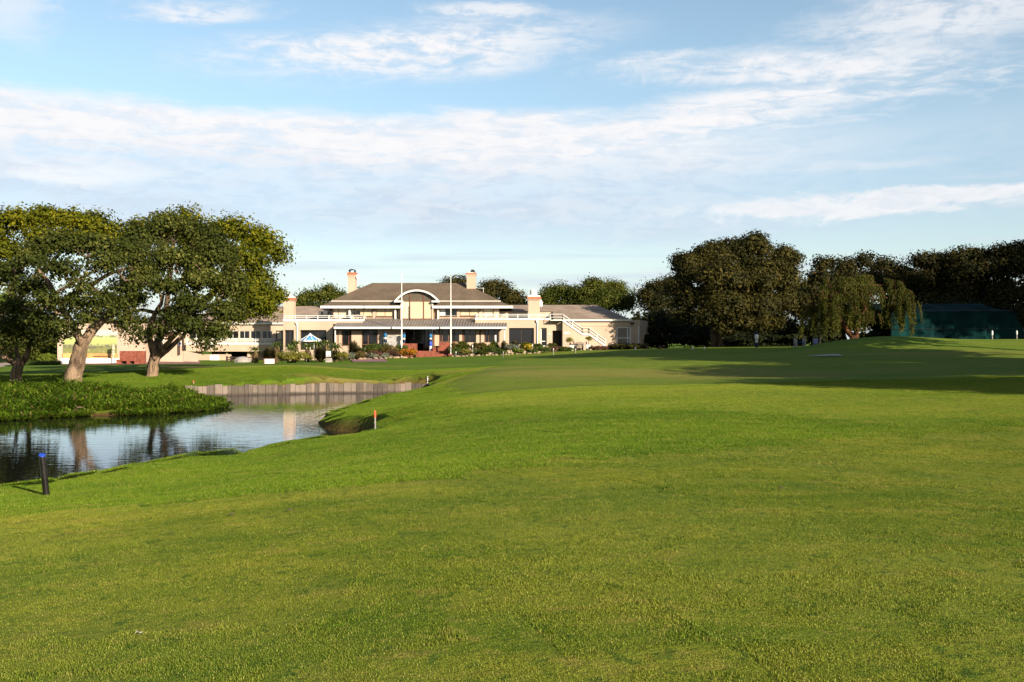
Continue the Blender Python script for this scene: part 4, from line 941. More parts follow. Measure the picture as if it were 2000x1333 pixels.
for a, b, c, dd in [(692, 727.5, 601.5, 618.5), (734, 770, 601.5, 618.5), (899, 935, 601.5, 617.5)]:
    window(a, b, c, dd, YU, club, 'timber', 'blind', ((a + b) / 2,), recess=.05, fr=.05)
    MB().box(X(a, YU) - .05, X(b, YU) + .05, YU - .06, YU + .05, Z(dd + 1.8, YU), Z(dd, YU)).build('sill', M['timber'], club)
window(858.5, 892.5, 601, 617.5, YU, club, 'alu', 'glass', (870, 881), recess=.06, panes=[(858.5, 869.5, 'white'), (869.5, 892.5, 'glass')])
MB().box(X(858.5, YU) - .05, X(892.5, YU) + .05, YU - .06, YU + .05, Z(619.5, YU), Z(617.5, YU)).build('sill', M['timber'], club)
window(775, 781.5, 602, 622, YU, club, 'timber', 'blind', recess=.08, bars=(617,)); window(847, 852, 602, 622, YU, club, 'timber', 'blind', recess=.08)
window(943, 964, 602, 620, YU, club, 'timber', 'blindw', recess=.1)
for px in (682.8, 772.3, 856): MB().box(X(px - 1.6, YU - .2), X(px + 1.6, YU - .2), YU - .3, YU - .06, Z(628, YU), Z(601.5, YU)).build('post', M['white'], club)
for px in (729.5, 938): MB().box(X(px - .8, YU), X(px + .8, YU), YU - .22, YU - .004, Z(609, YU), Z(605, YU)).build('wall_lamp', M['black'], club)

# main hipped roof with a stepped skirt, gap for the arched dormer
zE, zS, zR = Z(598, YE), Z(589, 102.6), Z(553, 107)
xl, xr, sl, sr, y2, ys1 = X(627, YE), X(1000, YE), X(648.5, 102.6), X(976, 102.6), 113.2, 102.6
gl, gr = X(785.5, YE), X(844, YE); rl, rr = X(727, 107), X(905, 107); yb = 111.9
r = MB()
r.add([(xl, YE, zE), (gl, YE, zE), (gl, ys1, zS), (sl, ys1, zS)], [(0, 1, 2, 3)])
r.add([(gr, YE, zE), (xr, YE, zE), (sr, ys1, zS), (gr, ys1, zS)], [(0, 1, 2, 3)])
r.add([(xl, YE, zE), (sl, ys1, zS), (sl, yb, zS), (xl, y2, zE)], [(0, 1, 2, 3)])
r.add([(xr, YE, zE), (xr, y2, zE), (sr, yb, zS), (sr, ys1, zS)], [(0, 1, 2, 3)])
r.add([(xl, y2, zE), (sl, yb, zS), (sr, yb, zS), (xr, y2, zE)], [(0, 1, 2, 3)])
u = zS + .07; e = .08
A = [(sl - e, ys1 - e, u), (sr + e, ys1 - e, u), (sr + e, yb + e, u), (sl - e, yb + e, u), (rl, 107, zR), (rr, 107, zR)]
r.add(A, [(0, 1, 5, 4), (1, 2, 5), (2, 3, 4, 5), (3, 0, 4)])
r.add([(xl, YE, zE - .05), (gl, YE, zE - .05), (gl, YU, zE - .05), (gr, YU, zE - .05), (gr, YE, zE - .05), (xr, YE, zE - .05), (xr, y2, zE - .05), (xl, y2, zE - .05)], [(7, 6, 5, 4, 3, 2, 1, 0)])
roof = r.build('roof', M['roof'], club)
s = MB(); s.box(sl - e, sr + e, ys1 - e - .02, ys1 + .1, zS - .02, u - .004); s.box(sl - e - .02, sl + .1, ys1 + .1, yb, zS - .02, u - .004); s.box(sr - .1, sr + e + .02, ys1 + .1, yb, zS - .02, u - .004)
s.build('roof_step', M['offwhite'], roof)
f = MB()
for a, b in ((xl - .06, gl), (gr, xr + .06)): f.box(a, b, YE - .10, YE - .005, zE - .24, zE + .015)
f.box(xl - .09, xl - .01, YE, y2, zE - .24, zE + .012); f.box(xr + .01, xr + .09, YE, y2, zE - .24, zE + .012)
f.box(gl - .002, gl + .05, YE, YU - .01, zE - .24, zS); f.box(gr - .05, gr + .002, YE, YU - .01, zE - .24, zS)
f.build('fascia', M['white'], roof)
# arched dormer
YD = 101.0; cx = X(814, YD); hw = (X(858, YD) - X(770, YD)) / 2; hh = Z(566, YD) - Z(588.5, YD); RR = (hw * hw + hh * hh) / (2 * hh); zc = Z(566, YD) - RR; zb = Z(588.5, YD)
th0 = math.asin(hw / RR); N = 24
dm = MB()
def arc(rad, k): t = -th0 + 2 * th0 * k / N; return cx + rad * math.sin(t), zc + rad * math.cos(t)
for k in range(N):
    (a0, c0), (a1, c1) = arc(RR, k), arc(RR, k + 1); (b0, d0), (b1, d1) = arc(RR - .17, k), arc(RR - .17, k + 1)
    dm.add([(a0, YD, c0), (a1, YD, c1), (b1, YD, d1), (b0, YD, d0)], [(0, 1, 2, 3)])
    dm.add([(a0, YD, c0), (a1, YD, c1), (a1, YD + .3, c1), (a0, YD + .3, c0)], [(3, 2, 1, 0)])
    dm.add([(b0, YD, d0), (b1, YD, d1), (b1, YD + .45, d1), (b0, YD + .45, d0)], [(0, 1, 2, 3)])
dorm = MB()
for k in range(N):
    (a0, c0), (a1, c1) = arc(RR - .01, k), arc(RR - .01, k + 1)
    dorm.add([(a0, YD + .3, c0), (a1, YD + .3, c1), (a1, 107, c1), (a0, 107, c0)], [(3, 2, 1, 0)])
do = dorm.build('dormer', M['roof'], club)
dm.box(cx - hw - .02, X(787, YD), YD - .02, YD + .6, zb - .12, zb + .05); dm.box(X(843, YD), cx + hw + .02, YD - .02, YD + .6, zb - .12, zb + .05)
dm.build('arch_trim', M['white'], do)
ym = YD + .45
pts = [(cx - hw + .2, ym, zb)] + [(arc(RR - .2, k)[0], ym, arc(RR - .2, k)[1]) for k in range(1, N)] + [(cx + hw - .2, ym, zb)]
MB().prism(pts, (0, .06, 0)).build('arch_pane', plain('dark_brown_glass', (0.13, 0.10, 0.07), 0.35, 0.15, 1), do)  # one dark brownish pane fills the arch head
mt = MB()
for px in (800.5, 827.5): mt.box(X(px, ym) - .05, X(px, ym) + .05, ym - .06, ym - .005, Z(622.5, ym), min(Z(568, ym), zc + math.sqrt((RR - .24) ** 2 - (X(px, ym) - cx) ** 2)))
mt.box(X(838, ym) - .02, X(838, ym) + .02, ym - .03, ym - .005, zb + .02, zc + math.sqrt((RR - .24) ** 2 - (X(838, ym) - cx) ** 2))
mt.box(X(787, ym), X(843, ym), ym - .05, ym - .004, zb - .03, zb + .025)
mt.box(X(785.5, ym), X(844, ym), ym - .10, ym + .2, Z(627, ym), Z(622.5, ym))
mt.build('dormer_frame', M['timber'], do)
for a, b, m_ in ((787, 800, 'blindw'), (801, 827, 'blind'), (828, 843, 'blind')):
    MB().box(X(a, ym) + .01, X(b, ym) - .01, ym, ym + .05, Z(622.6, ym), zb - .035).build('pane', M[m_], do)
for a, b in ((X(782, ym), X(787, ym) - .01), (X(843, ym) + .01, X(846.5, ym))): MB().box(a, b, ym - .1, YU - .002, Z(628, ym), zb - .15).build('dormer_cheek', M['stucco'], do)

# wings' roofs
def hip_roof(name, x0, x1, y0, y1, ze, zr, ra, rb, mat, parent, fas=True):
    ym_ = (y0 + y1) / 2
    v = [(x0, y0, ze), (x1, y0, ze), (x1, y1, ze), (x0, y1, ze), (ra, ym_, zr), (rb, ym_, zr)]
    m = MB().add(v, [(0, 1, 5, 4), (1, 2, 5), (2, 3, 4, 5), (3, 0, 4), (3, 2, 1, 0)])
    o = m.build(name, mat, parent)
    if fas:
        f = MB(); f.box(x0 - .05, x1 + .05, y0 - .08, y0 - .004, ze - .16, ze + .02); f.box(x1 + .004, x1 + .07, y0, y1, ze - .16, ze + .02); f.box(x0 - .07, x0 - .004, y0, y1, ze - .16, ze + .02)
        f.build('gutter', M['offwhite'], o)
    return o
hip_roof('wing_roof', X(1076, 99.3) + .3, X(1233, 99.3), 99.3, 112.7, Z(624.5, 99.3), Z(596, 106), X(1076, 99.3) + .31, X(1165, 106), M['roofgrey'], club)
v0 = Z(624.5, 99.3); sl_ = (Z(596, 106) - v0) / 6.7
zq = v0 + (102.9 - 99.3) * sl_
MB().add([(X(960, 102.9), 102.9, zq), (X(1076, 99.3) + .31, 102.9, zq), (X(1076, 99.3) + .31, 106, Z(596, 106)), (X(965, 106), 106, Z(596, 106)), (X(960, 102.9), 109, zq), (X(1076, 99.3) + .31, 109, zq)], [(0, 1, 2, 3), (3, 2, 5, 4)]).build('wing_roof', M['roofgrey'], club)
MB().box(X(976, 102.9), X(1076, 99.3) + .3, 103.0, 103.3, Z(625, YB), zq - .003).build('terrace_wall', M['stucco'], club)
hip_roof('wing_roof', X(340, 105), X(652, 105), 105, 117, Z(631, 105), Z(598.5, 111), X(440, 111), X(640, 111), M['roofgrey'], club)

# chimneys
def chimney(p0, p1, rt, zb_, y, band, pot=None, cowl=None, flare=0.08, dp=1.0):
    x0, x1 = X(p0, y), X(p1, y); m = MB(); m.box(x0, x1, y, y + dp, zb_, Z(rt, y)); c_ = (x0 + x1) / 2; wd = x1 - x0
    m.taper(c_, y + dp / 2, Z(rt, y), Z(band[1], y), wd, dp, wd + flare * 2, dp + flare * 2)
    o = m.build('chimney', M['stucco'], club)
    MB().box(x0 - flare, x1 + flare, y - flare, y + dp + flare, Z(band[1], y) + .003, Z(band[0], y)).build('cap', M['orange'], o)
    if pot:
        a, b, c, d_ = pot; q = MB(); q.box(x0 - flare + .08, x1 + flare - .08, y, y + dp, Z(band[0], y), Z(band[0], y) + .14)
        q.lathe((X((a + b) / 2, y), y + dp / 2, Z(band[0], y) + .14), [(X(b, y) / 2 - X(a, y) / 2 + .04, 0), ((X(b, y) - X(a, y)) / 2 - .02, .15), ((X(b, y) - X(a, y)) / 2 + .02, Z(c, y) - Z(band[0], y) - .2), ((X(b, y) - X(a, y)) / 2 - .06, Z(c, y) - Z(band[0], y) - .14)], 16)
        q.build('chimney_pot', M['white'], o)
    if cowl == 'arch':
        q = MB(); zz = Z(band[0], y); hw_ = wd * .34
        for s_ in (-1, 1): q.box(c_ + s_ * hw_ - .04, c_ + s_ * hw_ + .04, y + .2, y + dp - .2, zz, zz + .22)
        P = [(c_ + (hw_ + .08) * math.sin(t), zz + .2 + (hw_ * .62) * math.cos(t)) for t in np.linspace(-1.57, 1.57, 13)]
        for i in range(12):
            (a, b), (c, d_) = P[i], P[i+1]
            q.prism([(a, y + .1, b), (c, y + .1, d_), (c, y + .1, d_ - .07), (a, y + .1, b - .07)], (0, dp - .2, 0))
        q.build('cowl', M['black'], o)
    if cowl == 'tilt':
        q = MB(); zz = Z(band[0], y); q.box(c_ - .3, c_ + .3, y + .2, y + dp - .2, zz, zz + .1); q.build('flue', M['offwhite'], o)
        q = MB(); q.prism([(c_ - .1, y + .15, zz + .12), (c_ + .42, y + .15, zz + .10), (c_ + .3, y + .15, zz + .36), (c_ + .02, y + .15, zz + .38)], (0, dp - .3, 0)); q.build('cowl', M['black'], o)
    return o
chimney(553.5, 573.5, 589, Z(624, YB), YB + .02, (582, 587), (557, 569, 573, 0))
chimney(679.5, 694, 543, 5.6, 105.2, (532.5, 537.5), None, 'arch')
ch3 = chimney(911.5, 929, 540, 5.6, 105.5, (533.5, 536), None, 'tilt')
ch4 = chimney(1032, 1054.5, 588, Z(621.5, YB), 100.4, (580, 584.5), (1035, 1049, 566, 0), None, .12, 1.1)
def dish(px, py, y, rad, parent, sx=1.0):
    c = at(px, py, y); q = MB(); n = 14; ax = Vector((.5, -.85, .25)).normalized(); u_ = ax.cross(Vector((0, 0, 1))).normalized(); w_ = u_.cross(ax)
    for rr_, off in ((rad, .0), (rad * .6, .08), (.03, .12)):
        for k in range(n): q.v.append(tuple(c - ax * off + (u_ * math.cos(6.283*k/n) * sx + w_ * math.sin(6.283*k/n)) * rr_))
    for i in range(2):
        for k in range(n): q.f.append((i*n+k, i*n+(k+1) % n, (i+1)*n+(k+1) % n, (i+1)*n+k))
    q.tube([c - ax * .1, c - ax * .3 + Vector((-.3, 0, -.1))], .03, 5); q.tube([c - w_ * rad, c + ax * .4], .015, 4)
    q.build('satellite_dish', M['white'], parent)
dish(699, 540, 105.2, .22, club); dish(1056.5, 592, 100.8, .42, club, .5)
q = MB(); a0 = at(944, 574, 106); q.tube([a0, a0 + Vector((0, 0, .65))], .025, 5); q.tube([a0 + Vector((-.65, 0, .58)), a0 + Vector((.1, 0, .58))], .02, 5)
for t in (-.6, -.45, -.3): q.tube([a0 + Vector((t, -.25, .58)), a0 + Vector((t, .25, .58))], .012, 4)
q.build('aerial', M['white'], club)

# veranda: ribbed roof, posts, glazed timber front
def aw_z(y): return Z(639.5, 97.2) + (y - 97.2) * .2
a0x, a1x = X(650.5, 97.2), X(990, 97.2); pitch = .285; q = MB()
prof = []; x = a0x
while x < a1x:
    for dx, h in ((0, .0), (.045, .05), (.115, .05), (.16, 0.0)): prof.append((x + dx, h))
    x += pitch
for x0_, x1_, ya, yb_ in ((a0x, a1x, 97.2, 99.44), (X(708.6, 99.5), X(928, 99.5), 99.44, YU - .02)):
    P = [(x_, h) for x_, h in prof if x0_ - .2 <= x_ <= x1_ + .01]
    v = []; fc = []
    for x_, h in P: v += [(x_ , ya, aw_z(ya) + h), (x_, yb_, aw_z(yb_) + h), (x_, ya, aw_z(ya) + h - .03), (x_, yb_, aw_z(yb_) + h - .03)]
    for i in range(len(P) - 1):
        b_ = i * 4; fc += [(b_, b_+4, b_+5, b_+1), (b_+2, b_+3, b_+7, b_+6), (b_, b_+2, b_+6, b_+4)]
    q.add(v, fc)
aw = q.build('veranda_roof', M['awning'], club)
MB().box(a0x + .1, a1x, 97.02, 97.18, aw_z(97.2) - .16, aw_z(97.2) + .03).build('gutter', M['white'], aw)
q = MB(); q.box(a0x + .3, a1x - .2, 97.4, 97.5, aw_z(97.4) - .22, aw_z(97.4) - .06); q.box(a0x + .3, a1x - .2, YV, YV + .12, Z(643.2, YV), aw_z(YV) - .05); q.build('beam', M['darktimber'], aw)
pipe(654.5, 643, 672, 97.4, club); pipe(985, 640, 674, 97.4, club, False)
for a, b in ((656, 659), (661, 667.5)): q = MB(); bxp(q, a, b, 646, 676, YV, YV + .3); q.build('veranda_post', M['stucco'], club)
for a, b, c, d_ in ((686.5, 706.5, 646.5, 676), (738, 787, 643.5, 676), (845, 857.5, 654, 676), (930, 936.5, 645.5, 676), (939, 946, 645.5, 676), (975.5, 984, 644, 680), (897, 902.5, 653, 669)): pl = MB(); bxp(pl, a, b, c, d_, YV, YV + .14); pl.build('veranda_wall', M['stucco'], club)
bp_ = MB(); bxp(bp_, 743, 774, 655, 676, YV - .04, YV - .002)
bp_.build('boarding', plain('weathered_grey_boards', (0.42, 0.40, 0.38), .8, .25, 5), club)
bq = MB(); bxp(bq, 775, 786.5, 655, 676, YV - .04, YV - .002); bq.build('boarding', M['offwhite'], club)
window(668, 686.3, 644, 676, YV, club, 'timber', mull=(681,), recess=.06)
window(706.7, 737.8, 644.5, 674, YV, club, 'timber', recess=.05, mull=(719,), fr=.08)
window(845.2, 857.4, 644, 653.8, YV, club, 'timber', recess=.05, mull=(851.5,))
window(857.7, 906.5, 643.2, 669, YV, club, 'timber', recess=.04, mull=(863.5, 876, 903.5), bars=(645,), fr=.10)
window(906.7, 929.8, 644.5, 674, YV, club, 'darktimber', recess=.06, mull=(918,)); window(946.4, 975.3, 644.5, 670, YV, club, 'timber', recess=.05, mull=(954, 966), fr=.07)
pn = MB(); bxp(pn, 966.5, 970, 654, 669, YV + .03, YV + .05); pn.build('blind', M['white'], club)
for px in (790, 847.5): pl = MB(); bxp(pl, px - 1.3, px + 1.3, 643.5, 686, YV - .06, YV + .16); pl.build('door_post', M['timber'], club)
ent = window(793, 845, 643.5, 686, 101.6, club, 'darktimber', mull=(802, 811, 820, 829, 837), bars=(668,), name='entrance_door', recess=0)
q = MB(); q.box(X(650, YV), X(985, YV), YV + .2, 102.4, 1.2, 1.62); q.build('veranda_floor', M['brick'], club)
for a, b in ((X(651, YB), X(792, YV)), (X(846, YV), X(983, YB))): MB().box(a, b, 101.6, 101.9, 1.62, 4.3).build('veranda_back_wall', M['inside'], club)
for a, b, t_, m_ in ((650, 786, 676.2, 'stucco'), (858, 886, 669.2, 'brick'), (886.2, 975, 669.2, 'stucco')): q = MB(); bxp(q, a, b, t_, 700, YV - .02, YV + .2); q.build('plinth', M[m_], club)

# outside stair with white rails
yF, yK = 98.65, 99.40
def sp(px, py, y=None): y = y or yF; return Vector((X(px, yF), y, Z(py, yF)))
S0, S1, S2, S3 = (1099, 626), (1138, 653), (1151, 653), (1183, 676)
q = MB()
for y in (yF, yK):
    for a, b in ((S0, S1), (S1, S2), (S2, S3)):
        pa, pb = sp(*a, y), sp(*b, y); q.prism([pa + Vector((0, 0, .06)), pb + Vector((0, 0, .06)), pb - Vector((0, 0, .12)), pa - Vector((0, 0, .12))], (0, .07, 0))
for a, b in ((S0, S1), (S2, S3)):
    pa, pb = sp(*a), sp(*b); n = max(2, round((pa.z - pb.z) / .18))
    for i in range(1, n):
        c = pa + (pb - pa) * (i / n); q.box(c.x - .15, c.x + .15, yF + .07, yK, c.z - .01, c.z + .03)
q.box(X(1137, yF), X(1152, yF), yF + .07, yK, Z(653, yF) - .04, Z(653, yF) + .03)
q.box(X(1076, yF) - .02, X(1100, yF), yF + .02, YB + .4, Z(626, yF) - .04, Z(626, yF) + .05)
stair = q.build('staircase', M['white'], club)
hr_ = Z(614, yF) - Z(626, yF)
for y in (yF + .03, yK + .03):
    railing([sp(1075, 626, y), sp(*S0, y), sp(*S1, y), sp(*S2, y), sp(*S3, y)], hr_, stair, 'handrail', 1.2, .024, (1.0, .5), .026)
ya0 = yF + .075; dn = Vector((0, 0, .125)); g_ = [sp(*c, ya0) - dn for c in (S0, S1, S2, S3)]
MB().prism([Vector((g_[0].x, ya0, .8))] + g_ + [Vector((g_[3].x, ya0, .8))], (0, YB - ya0 - .003, 0)).build('added_stair_infill', M['stucco'], stair)  # solid infill added under the flight to keep tread shadows off the wall

# left wing with window strip, balcony and undercroft
YL = 105.2
w = MB(); hl = [(371, 395, 646.5, 662), (397, 416, 646.5, 662), (418, 437, 646.5, 662), (444, 465.5, 646.5, 662), (467.5, 487, 646.5, 662), (489, 509.5, 646.5, 662), (512, 531.5, 646.5, 662), (539, 552, 646, 676), (392, 485, 687, 712)]
wall_cells(w, X(357, YL), X(556, YL), 0.0, Z(631.5, YL), YL, .3, holes_px(hl, YL))
w.build('wing_wall', M['stucco'], club)
for h_ in hl[:7]: window(*h_, YL, club, 'offwhite', mull=((h_[0] + h_[1]) / 2,), recess=.06, fr=.05)
window(*hl[7], YL, club, 'darktimber', 'blindw', bars=(664,), recess=.05, fr=.12, name='door')
yb_ = 104.2
MB().box(X(363, yb_), X(538, yb_), yb_, YL - .003, Z(673.5, yb_), Z(669.5, yb_)).build('balcony_slab', M['white'], club)
MB().box(X(363, yb_), X(538, yb_), yb_ + .03, YL - .003, Z(687, yb_), Z(673.6, yb_)).build('balcony_wall', M['stucco'], club)
railing([(X(364, yb_), yb_ + .05, Z(669.5, yb_)), (X(537, yb_), yb_ + .05, Z(669.5, yb_)), (X(537, yb_), YL - .05, Z(669.5, yb_))], Z(663, yb_) - Z(669.5, yb_), club, 'balcony_railing', 1.05)
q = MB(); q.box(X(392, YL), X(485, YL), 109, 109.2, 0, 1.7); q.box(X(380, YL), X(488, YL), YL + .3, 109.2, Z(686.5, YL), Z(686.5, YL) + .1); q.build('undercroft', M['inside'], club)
q = MB(); bxp(q, 392, 451, 692.5, 712, YL - .35, YL - .1); bxp(q, 385, 392, 686, 712, YL - .4, YL - .003); bxp(q, 483, 488, 686, 712, YL - .4, YL - .003); q.build('undercroft_wall', M['stucco'], club)
q = MB(); bxp(q, 409.5, 428, 693.5, 712, YL - .39, YL - .352); q.build('undercroft_door', M['white'], club)
lp = MB(); c = at(443, 691, YL - .3); lp.lathe(c - Vector((0, 0, .16)), [(.04, 0), (.13, .06), (.17, .16), (.13, .26), (.03, .32)], 12); lp.build('globe_lamp', M['blindw'], club, True)

# annex with the mural wall on the left
YA = 91.0
annex = empty('annex_building', (X(230, YA), YA, .7), 'low flat-roofed cream annex with a landscape mural on its front, left of the clubhouse', 'building')
w = MB(); w.box(X(112, YA), X(283.5, YA), YA, YA + .5, 0.1, Z(632.5, YA)); w.box(X(283.5, YA) - .4, X(283.5, YA) - .003, YA + .5, 96, .1, Z(632.5, YA) - .003)
w.box(X(112, YA) + .003, X(112, YA) + .4, YA + .5, 100, .1, Z(634, YA))
w.build('wall', M['stucco_pink'], annex)
YAr = 95.0
w = MB(); ha = [(268, 281.5, 667.5, 686), (296, 320, 667.5, 700)]
wall_cells(w, X(262, YAr), X(357, YAr), .1, Z(647, YAr), YAr, .3, holes_px(ha, YAr)); w.build('wall', M['stucco_pink'], annex)
w = MB(); w.box(X(281, 94), X(352, 94), 94.0, 100, Z(646, 94), Z(633, 94)); w.build('roof', M['stucco_pink'], annex)
MB().box(X(281, 94) - .02, X(352, 94) + .05, 93.93, 93.995, Z(648, 94), Z(645.4, 94)).build('fascia', M['white'], annex)
MB().box(X(268, YAr), X(322, YAr), YAr - .06, YAr - .003, Z(666.5, YAr), Z(650, YAr)).build('shutter_panel', M['white'], annex)
window(*ha[0], YAr, annex, 'white', mull=(274.5,), bars=(677,), recess=.03, fr=.09); window(*ha[1], YAr, annex, 'white', mull=(304, 312), bars=(680,), recess=.03, fr=.08, name='glazed_door')
bb_ = MB(); bxp(bb_, 122, 229, 690.5, 700, YA - .12, YA - .003); bb_.build('mural_ledge', plain('yellow_ochre_paint', (0.62, 0.36, 0.13), .8, .2, .6), annex)
bb_ = MB(); bxp(bb_, 118, 230, 700.1, 716, YA - .6, YA - .003); bb_.build('seat_wall', M['white'], annex)
bb_ = MB(); bxp(bb_, 181, 213, 695.6, 697, YA - .17, YA - .123); bb_.build('timber_strip', M['timber'], annex)
def mural_mat():
    m, nt, b = new_mat('painted_landscape'); p = objc(nt); sp_ = nt.nodes.new('ShaderNodeSeparateXYZ'); nt.links.new(p, sp_.inputs[0])
    x_, z_ = S(nt, sp_.outputs[0]), S(nt, sp_.outputs[2])
    n = noise(nt, p, 1.2, 5, .65); n2 = noise(nt, p, 3.5, 5, .7); zz = z_ + (n - .5) * .5
    c = mixc(nt, zz.step(.55, .75), (0.20, 0.21, 0.06), (0.42, 0.46, 0.16))
    c = mixc(nt, zz.step(1.15, 1.35), c, mixc(nt, n2.step(.4, .6), (0.50, 0.54, 0.22), (0.40, 0.47, 0.17)))
    c = mixc(nt, (1 - (zz - .62)._m('ABSOLUTE').step(.05, .28)) * n2.step(.42, .58), c, (0.12, 0.10, 0.09))
    c = mixc(nt, zz.step(1.5, 1.6), c, (0.72, 0.60, 0.50))
    c = mixc(nt, (1 - (zz - 1.55)._m('ABSOLUTE').step(.05, .2)) * n2.step(.47, .56), c, (0.16, 0.17, 0.09))
    c = mixc(nt, n2.step(.52, .62) * (1 - zz.step(.3, .5)), c, (0.33, 0.30, 0.14))
    nt.links.new(c, b.inputs['Base Color']); b.inputs['Roughness'].default_value = .7
    return m
mu = MB(); bxp(mu, 123, 228, 645, 690.3, YA - .05, YA - .003)
mo = mesh_np('mural', np.array(mu.v), mu.f, mural_mat(), None, origin=(X(123, YA), YA, Z(690, YA))); mo.parent = annex; mo.location = Vector((X(123, YA), YA, Z(690, YA))) - annex.location
sg = MB(); bxp(sg, 347.5, 354, 668, 676.5, YAr - .08, YAr - .003); sgo = sg.build('notice_board', M['white'], annex)
sg = MB(); bxp(sg, 349.5, 353.5, 669.5, 673.5, YAr - .10, YAr - .083); sg.build('notice_print', M['blue'], sgo)
bn = MB(); bxp(bn, 355, 358, 657, 686, YAr - 1, YAr - .8); bn.build('post', M['darktimber'], annex)

# ------------------------------------------------------------------ flat ground features, draped over the terrain
from mathutils.geometry import delaunay_2d_cdt
def drape(name, poly, mat, step, h=.025, kind='structure', world=False):
    P = [Vector((p[0], p[1])) for p in poly] if world else [gp(a, b).to_2d() for a, b in poly]
    A = np.array([tuple(p) for p in P]); mn, mxx = A.min(0), A.max(0)
    gxx, gyy = np.meshgrid(np.arange(mn[0], mxx[0], step), np.arange(mn[1], mxx[1], step)); gxx, gyy = gxx.ravel(), gyy.ravel()
    ins = poly_sd(A, gxx, gyy) < -step * .3
    pts = P + [Vector((a, b)) for a, b in zip(gxx[ins], gyy[ins])]
    n = len(P); vs, _, fs, *_r = delaunay_2d_cdt(pts, [(i, (i + 1) % n) for i in range(n)], [], 1, 1e-5)
    V = np.array([tuple(v) for v in vs]); z = ground_z(V[:, 0], V[:, 1]) + h
    o = mesh_np(name, np.column_stack([V, z]), [tuple(f) for f in fs], mat, smooth=True)
    return tag(o, kind=kind)
drape('patio', [(-13.6+0, 0)][:0] + [(X(112, 90.3), 90.3), (X(112, 90.9), 86.5), (X(230, 85), 84.5), (X(330, 84), 84), (X(392, 86), 86), (X(386, 104), 104.5), (X(290, 95), 94.9), (X(285, 91), 90.3)], M['paving'], .6, .03, world=True)
drape('paved_pad', [(683, 701.3), (750, 701), (758, 707.6), (690, 708)], plain('mauve_brick_paving', (0.27, 0.13, 0.14), .9, .15, 4), .4, .03)
drape('path', [(-80, 726), (0, 718.5), (24, 713), (10, 709), (-80, 710)], plain('pale_pink_paving', (.5, .38, .31), .9, .1, 2), .5, .03)
drape('bunker', [(1572, 696), (1600, 694.6), (1622, 693.4), (1636, 693), (1647, 696), (1640, 697), (1610, 697.2)], M['sand'], .3, .04)

# ------------------------------------------------------------------ pond edge
def timber_wall():
    r = np.random.default_rng(8)
    line = [lip(px, py, 0) for px, py in [(363, 775.0), (452, 772.6), (564, 770.1), (648, 768.3), (700, 768), (760, 767.7), (799, 766.5)]] + [lip(818, 763.7, .09), lip(841, 758.8, .2)]
    P = [np.array((a, b - .14)) for a, b in line]
    root = empty('timber_retaining_wall', (P[0][0], P[0][1], 0), 'weathered grey timber board wall holding up the far bank of the pond', 'retaining wall')
    mb = MB(); seg = 0; pos_ = P[0].copy(); d = 0
    L = [np.linalg.norm(b - a) for a, b in zip(P[:-1], P[1:])]; tot = sum(L); s = 0
    def ev(t):
        for a, b, l in zip(P[:-1], P[1:], L):
            if t <= l: return a + (b - a) * t / l
            t -= l
        return P[-1]
    while s < tot - .05:
        w = r.choice([.17, .22, .26, .33, .36]) * r.uniform(.9, 1.1); w = min(w, tot - s)
        a, b = ev(s + .008), ev(s + w - .006); u_ = (b - a) / (np.linalg.norm(b - a) + 1e-9); n_ = np.array((u_[1], -u_[0]))
        f = r.uniform(-.02, .02); top = .49 + r.uniform(-.065, .035) + .02 * math.sin(s); bot = -.25
        q = [a + n_ * f, b + n_ * f, b - n_ * .09, a - n_ * .09]
        mb.add([(p[0], p[1], bot) for p in q] + [(p[0], p[1], top + (.012 if i % 2 else 0)) for i, p in enumerate(q)], [(0,3,2,1),(4,5,6,7),(0,1,5,4),(1,2,6,5),(2,3,7,6),(3,0,4,7)])
        s += w
    m, nt, b = new_mat('weathered_boards'); g = nt.nodes.new('ShaderNodeNewGeometry'); p = objc(nt)
    mp = nt.nodes.new('ShaderNodeMapping'); nt.links.new(p, mp.inputs[0]); mp.inputs['Scale'].default_value = (9, 9, 1.2)
    n = noise(nt, mp.outputs[0], 1.6, 6, .7); n2 = noise(nt, p, 1.5, 4, .6); rr_ = S(nt, g.outputs['Random Per Island'])
    c = mixc(nt, (n * .6 + rr_ * .4).step(.25, .75), (0.060, 0.045, 0.033), (0.215, 0.165, 0.127))
    c = mixc(nt, n2.step(.60, .7) * .6, c, (0.20, 0.10, 0.05))
    sp_ = nt.nodes.new('ShaderNodeSeparateXYZ'); nt.links.new(g.outputs['Position'], sp_.inputs[0])
    c = mixc(nt, (S(nt, sp_.outputs[2]) + (n2 - .5) * .12).step(.15, .02), c, (0.05, 0.035, 0.025))
    nt.links.new(c, b.inputs['Base Color']); b.inputs['Roughness'].default_value = .9; bump(nt, b, n, .6, .02)
    mb.build('board_facing', m, root)
timber_wall()

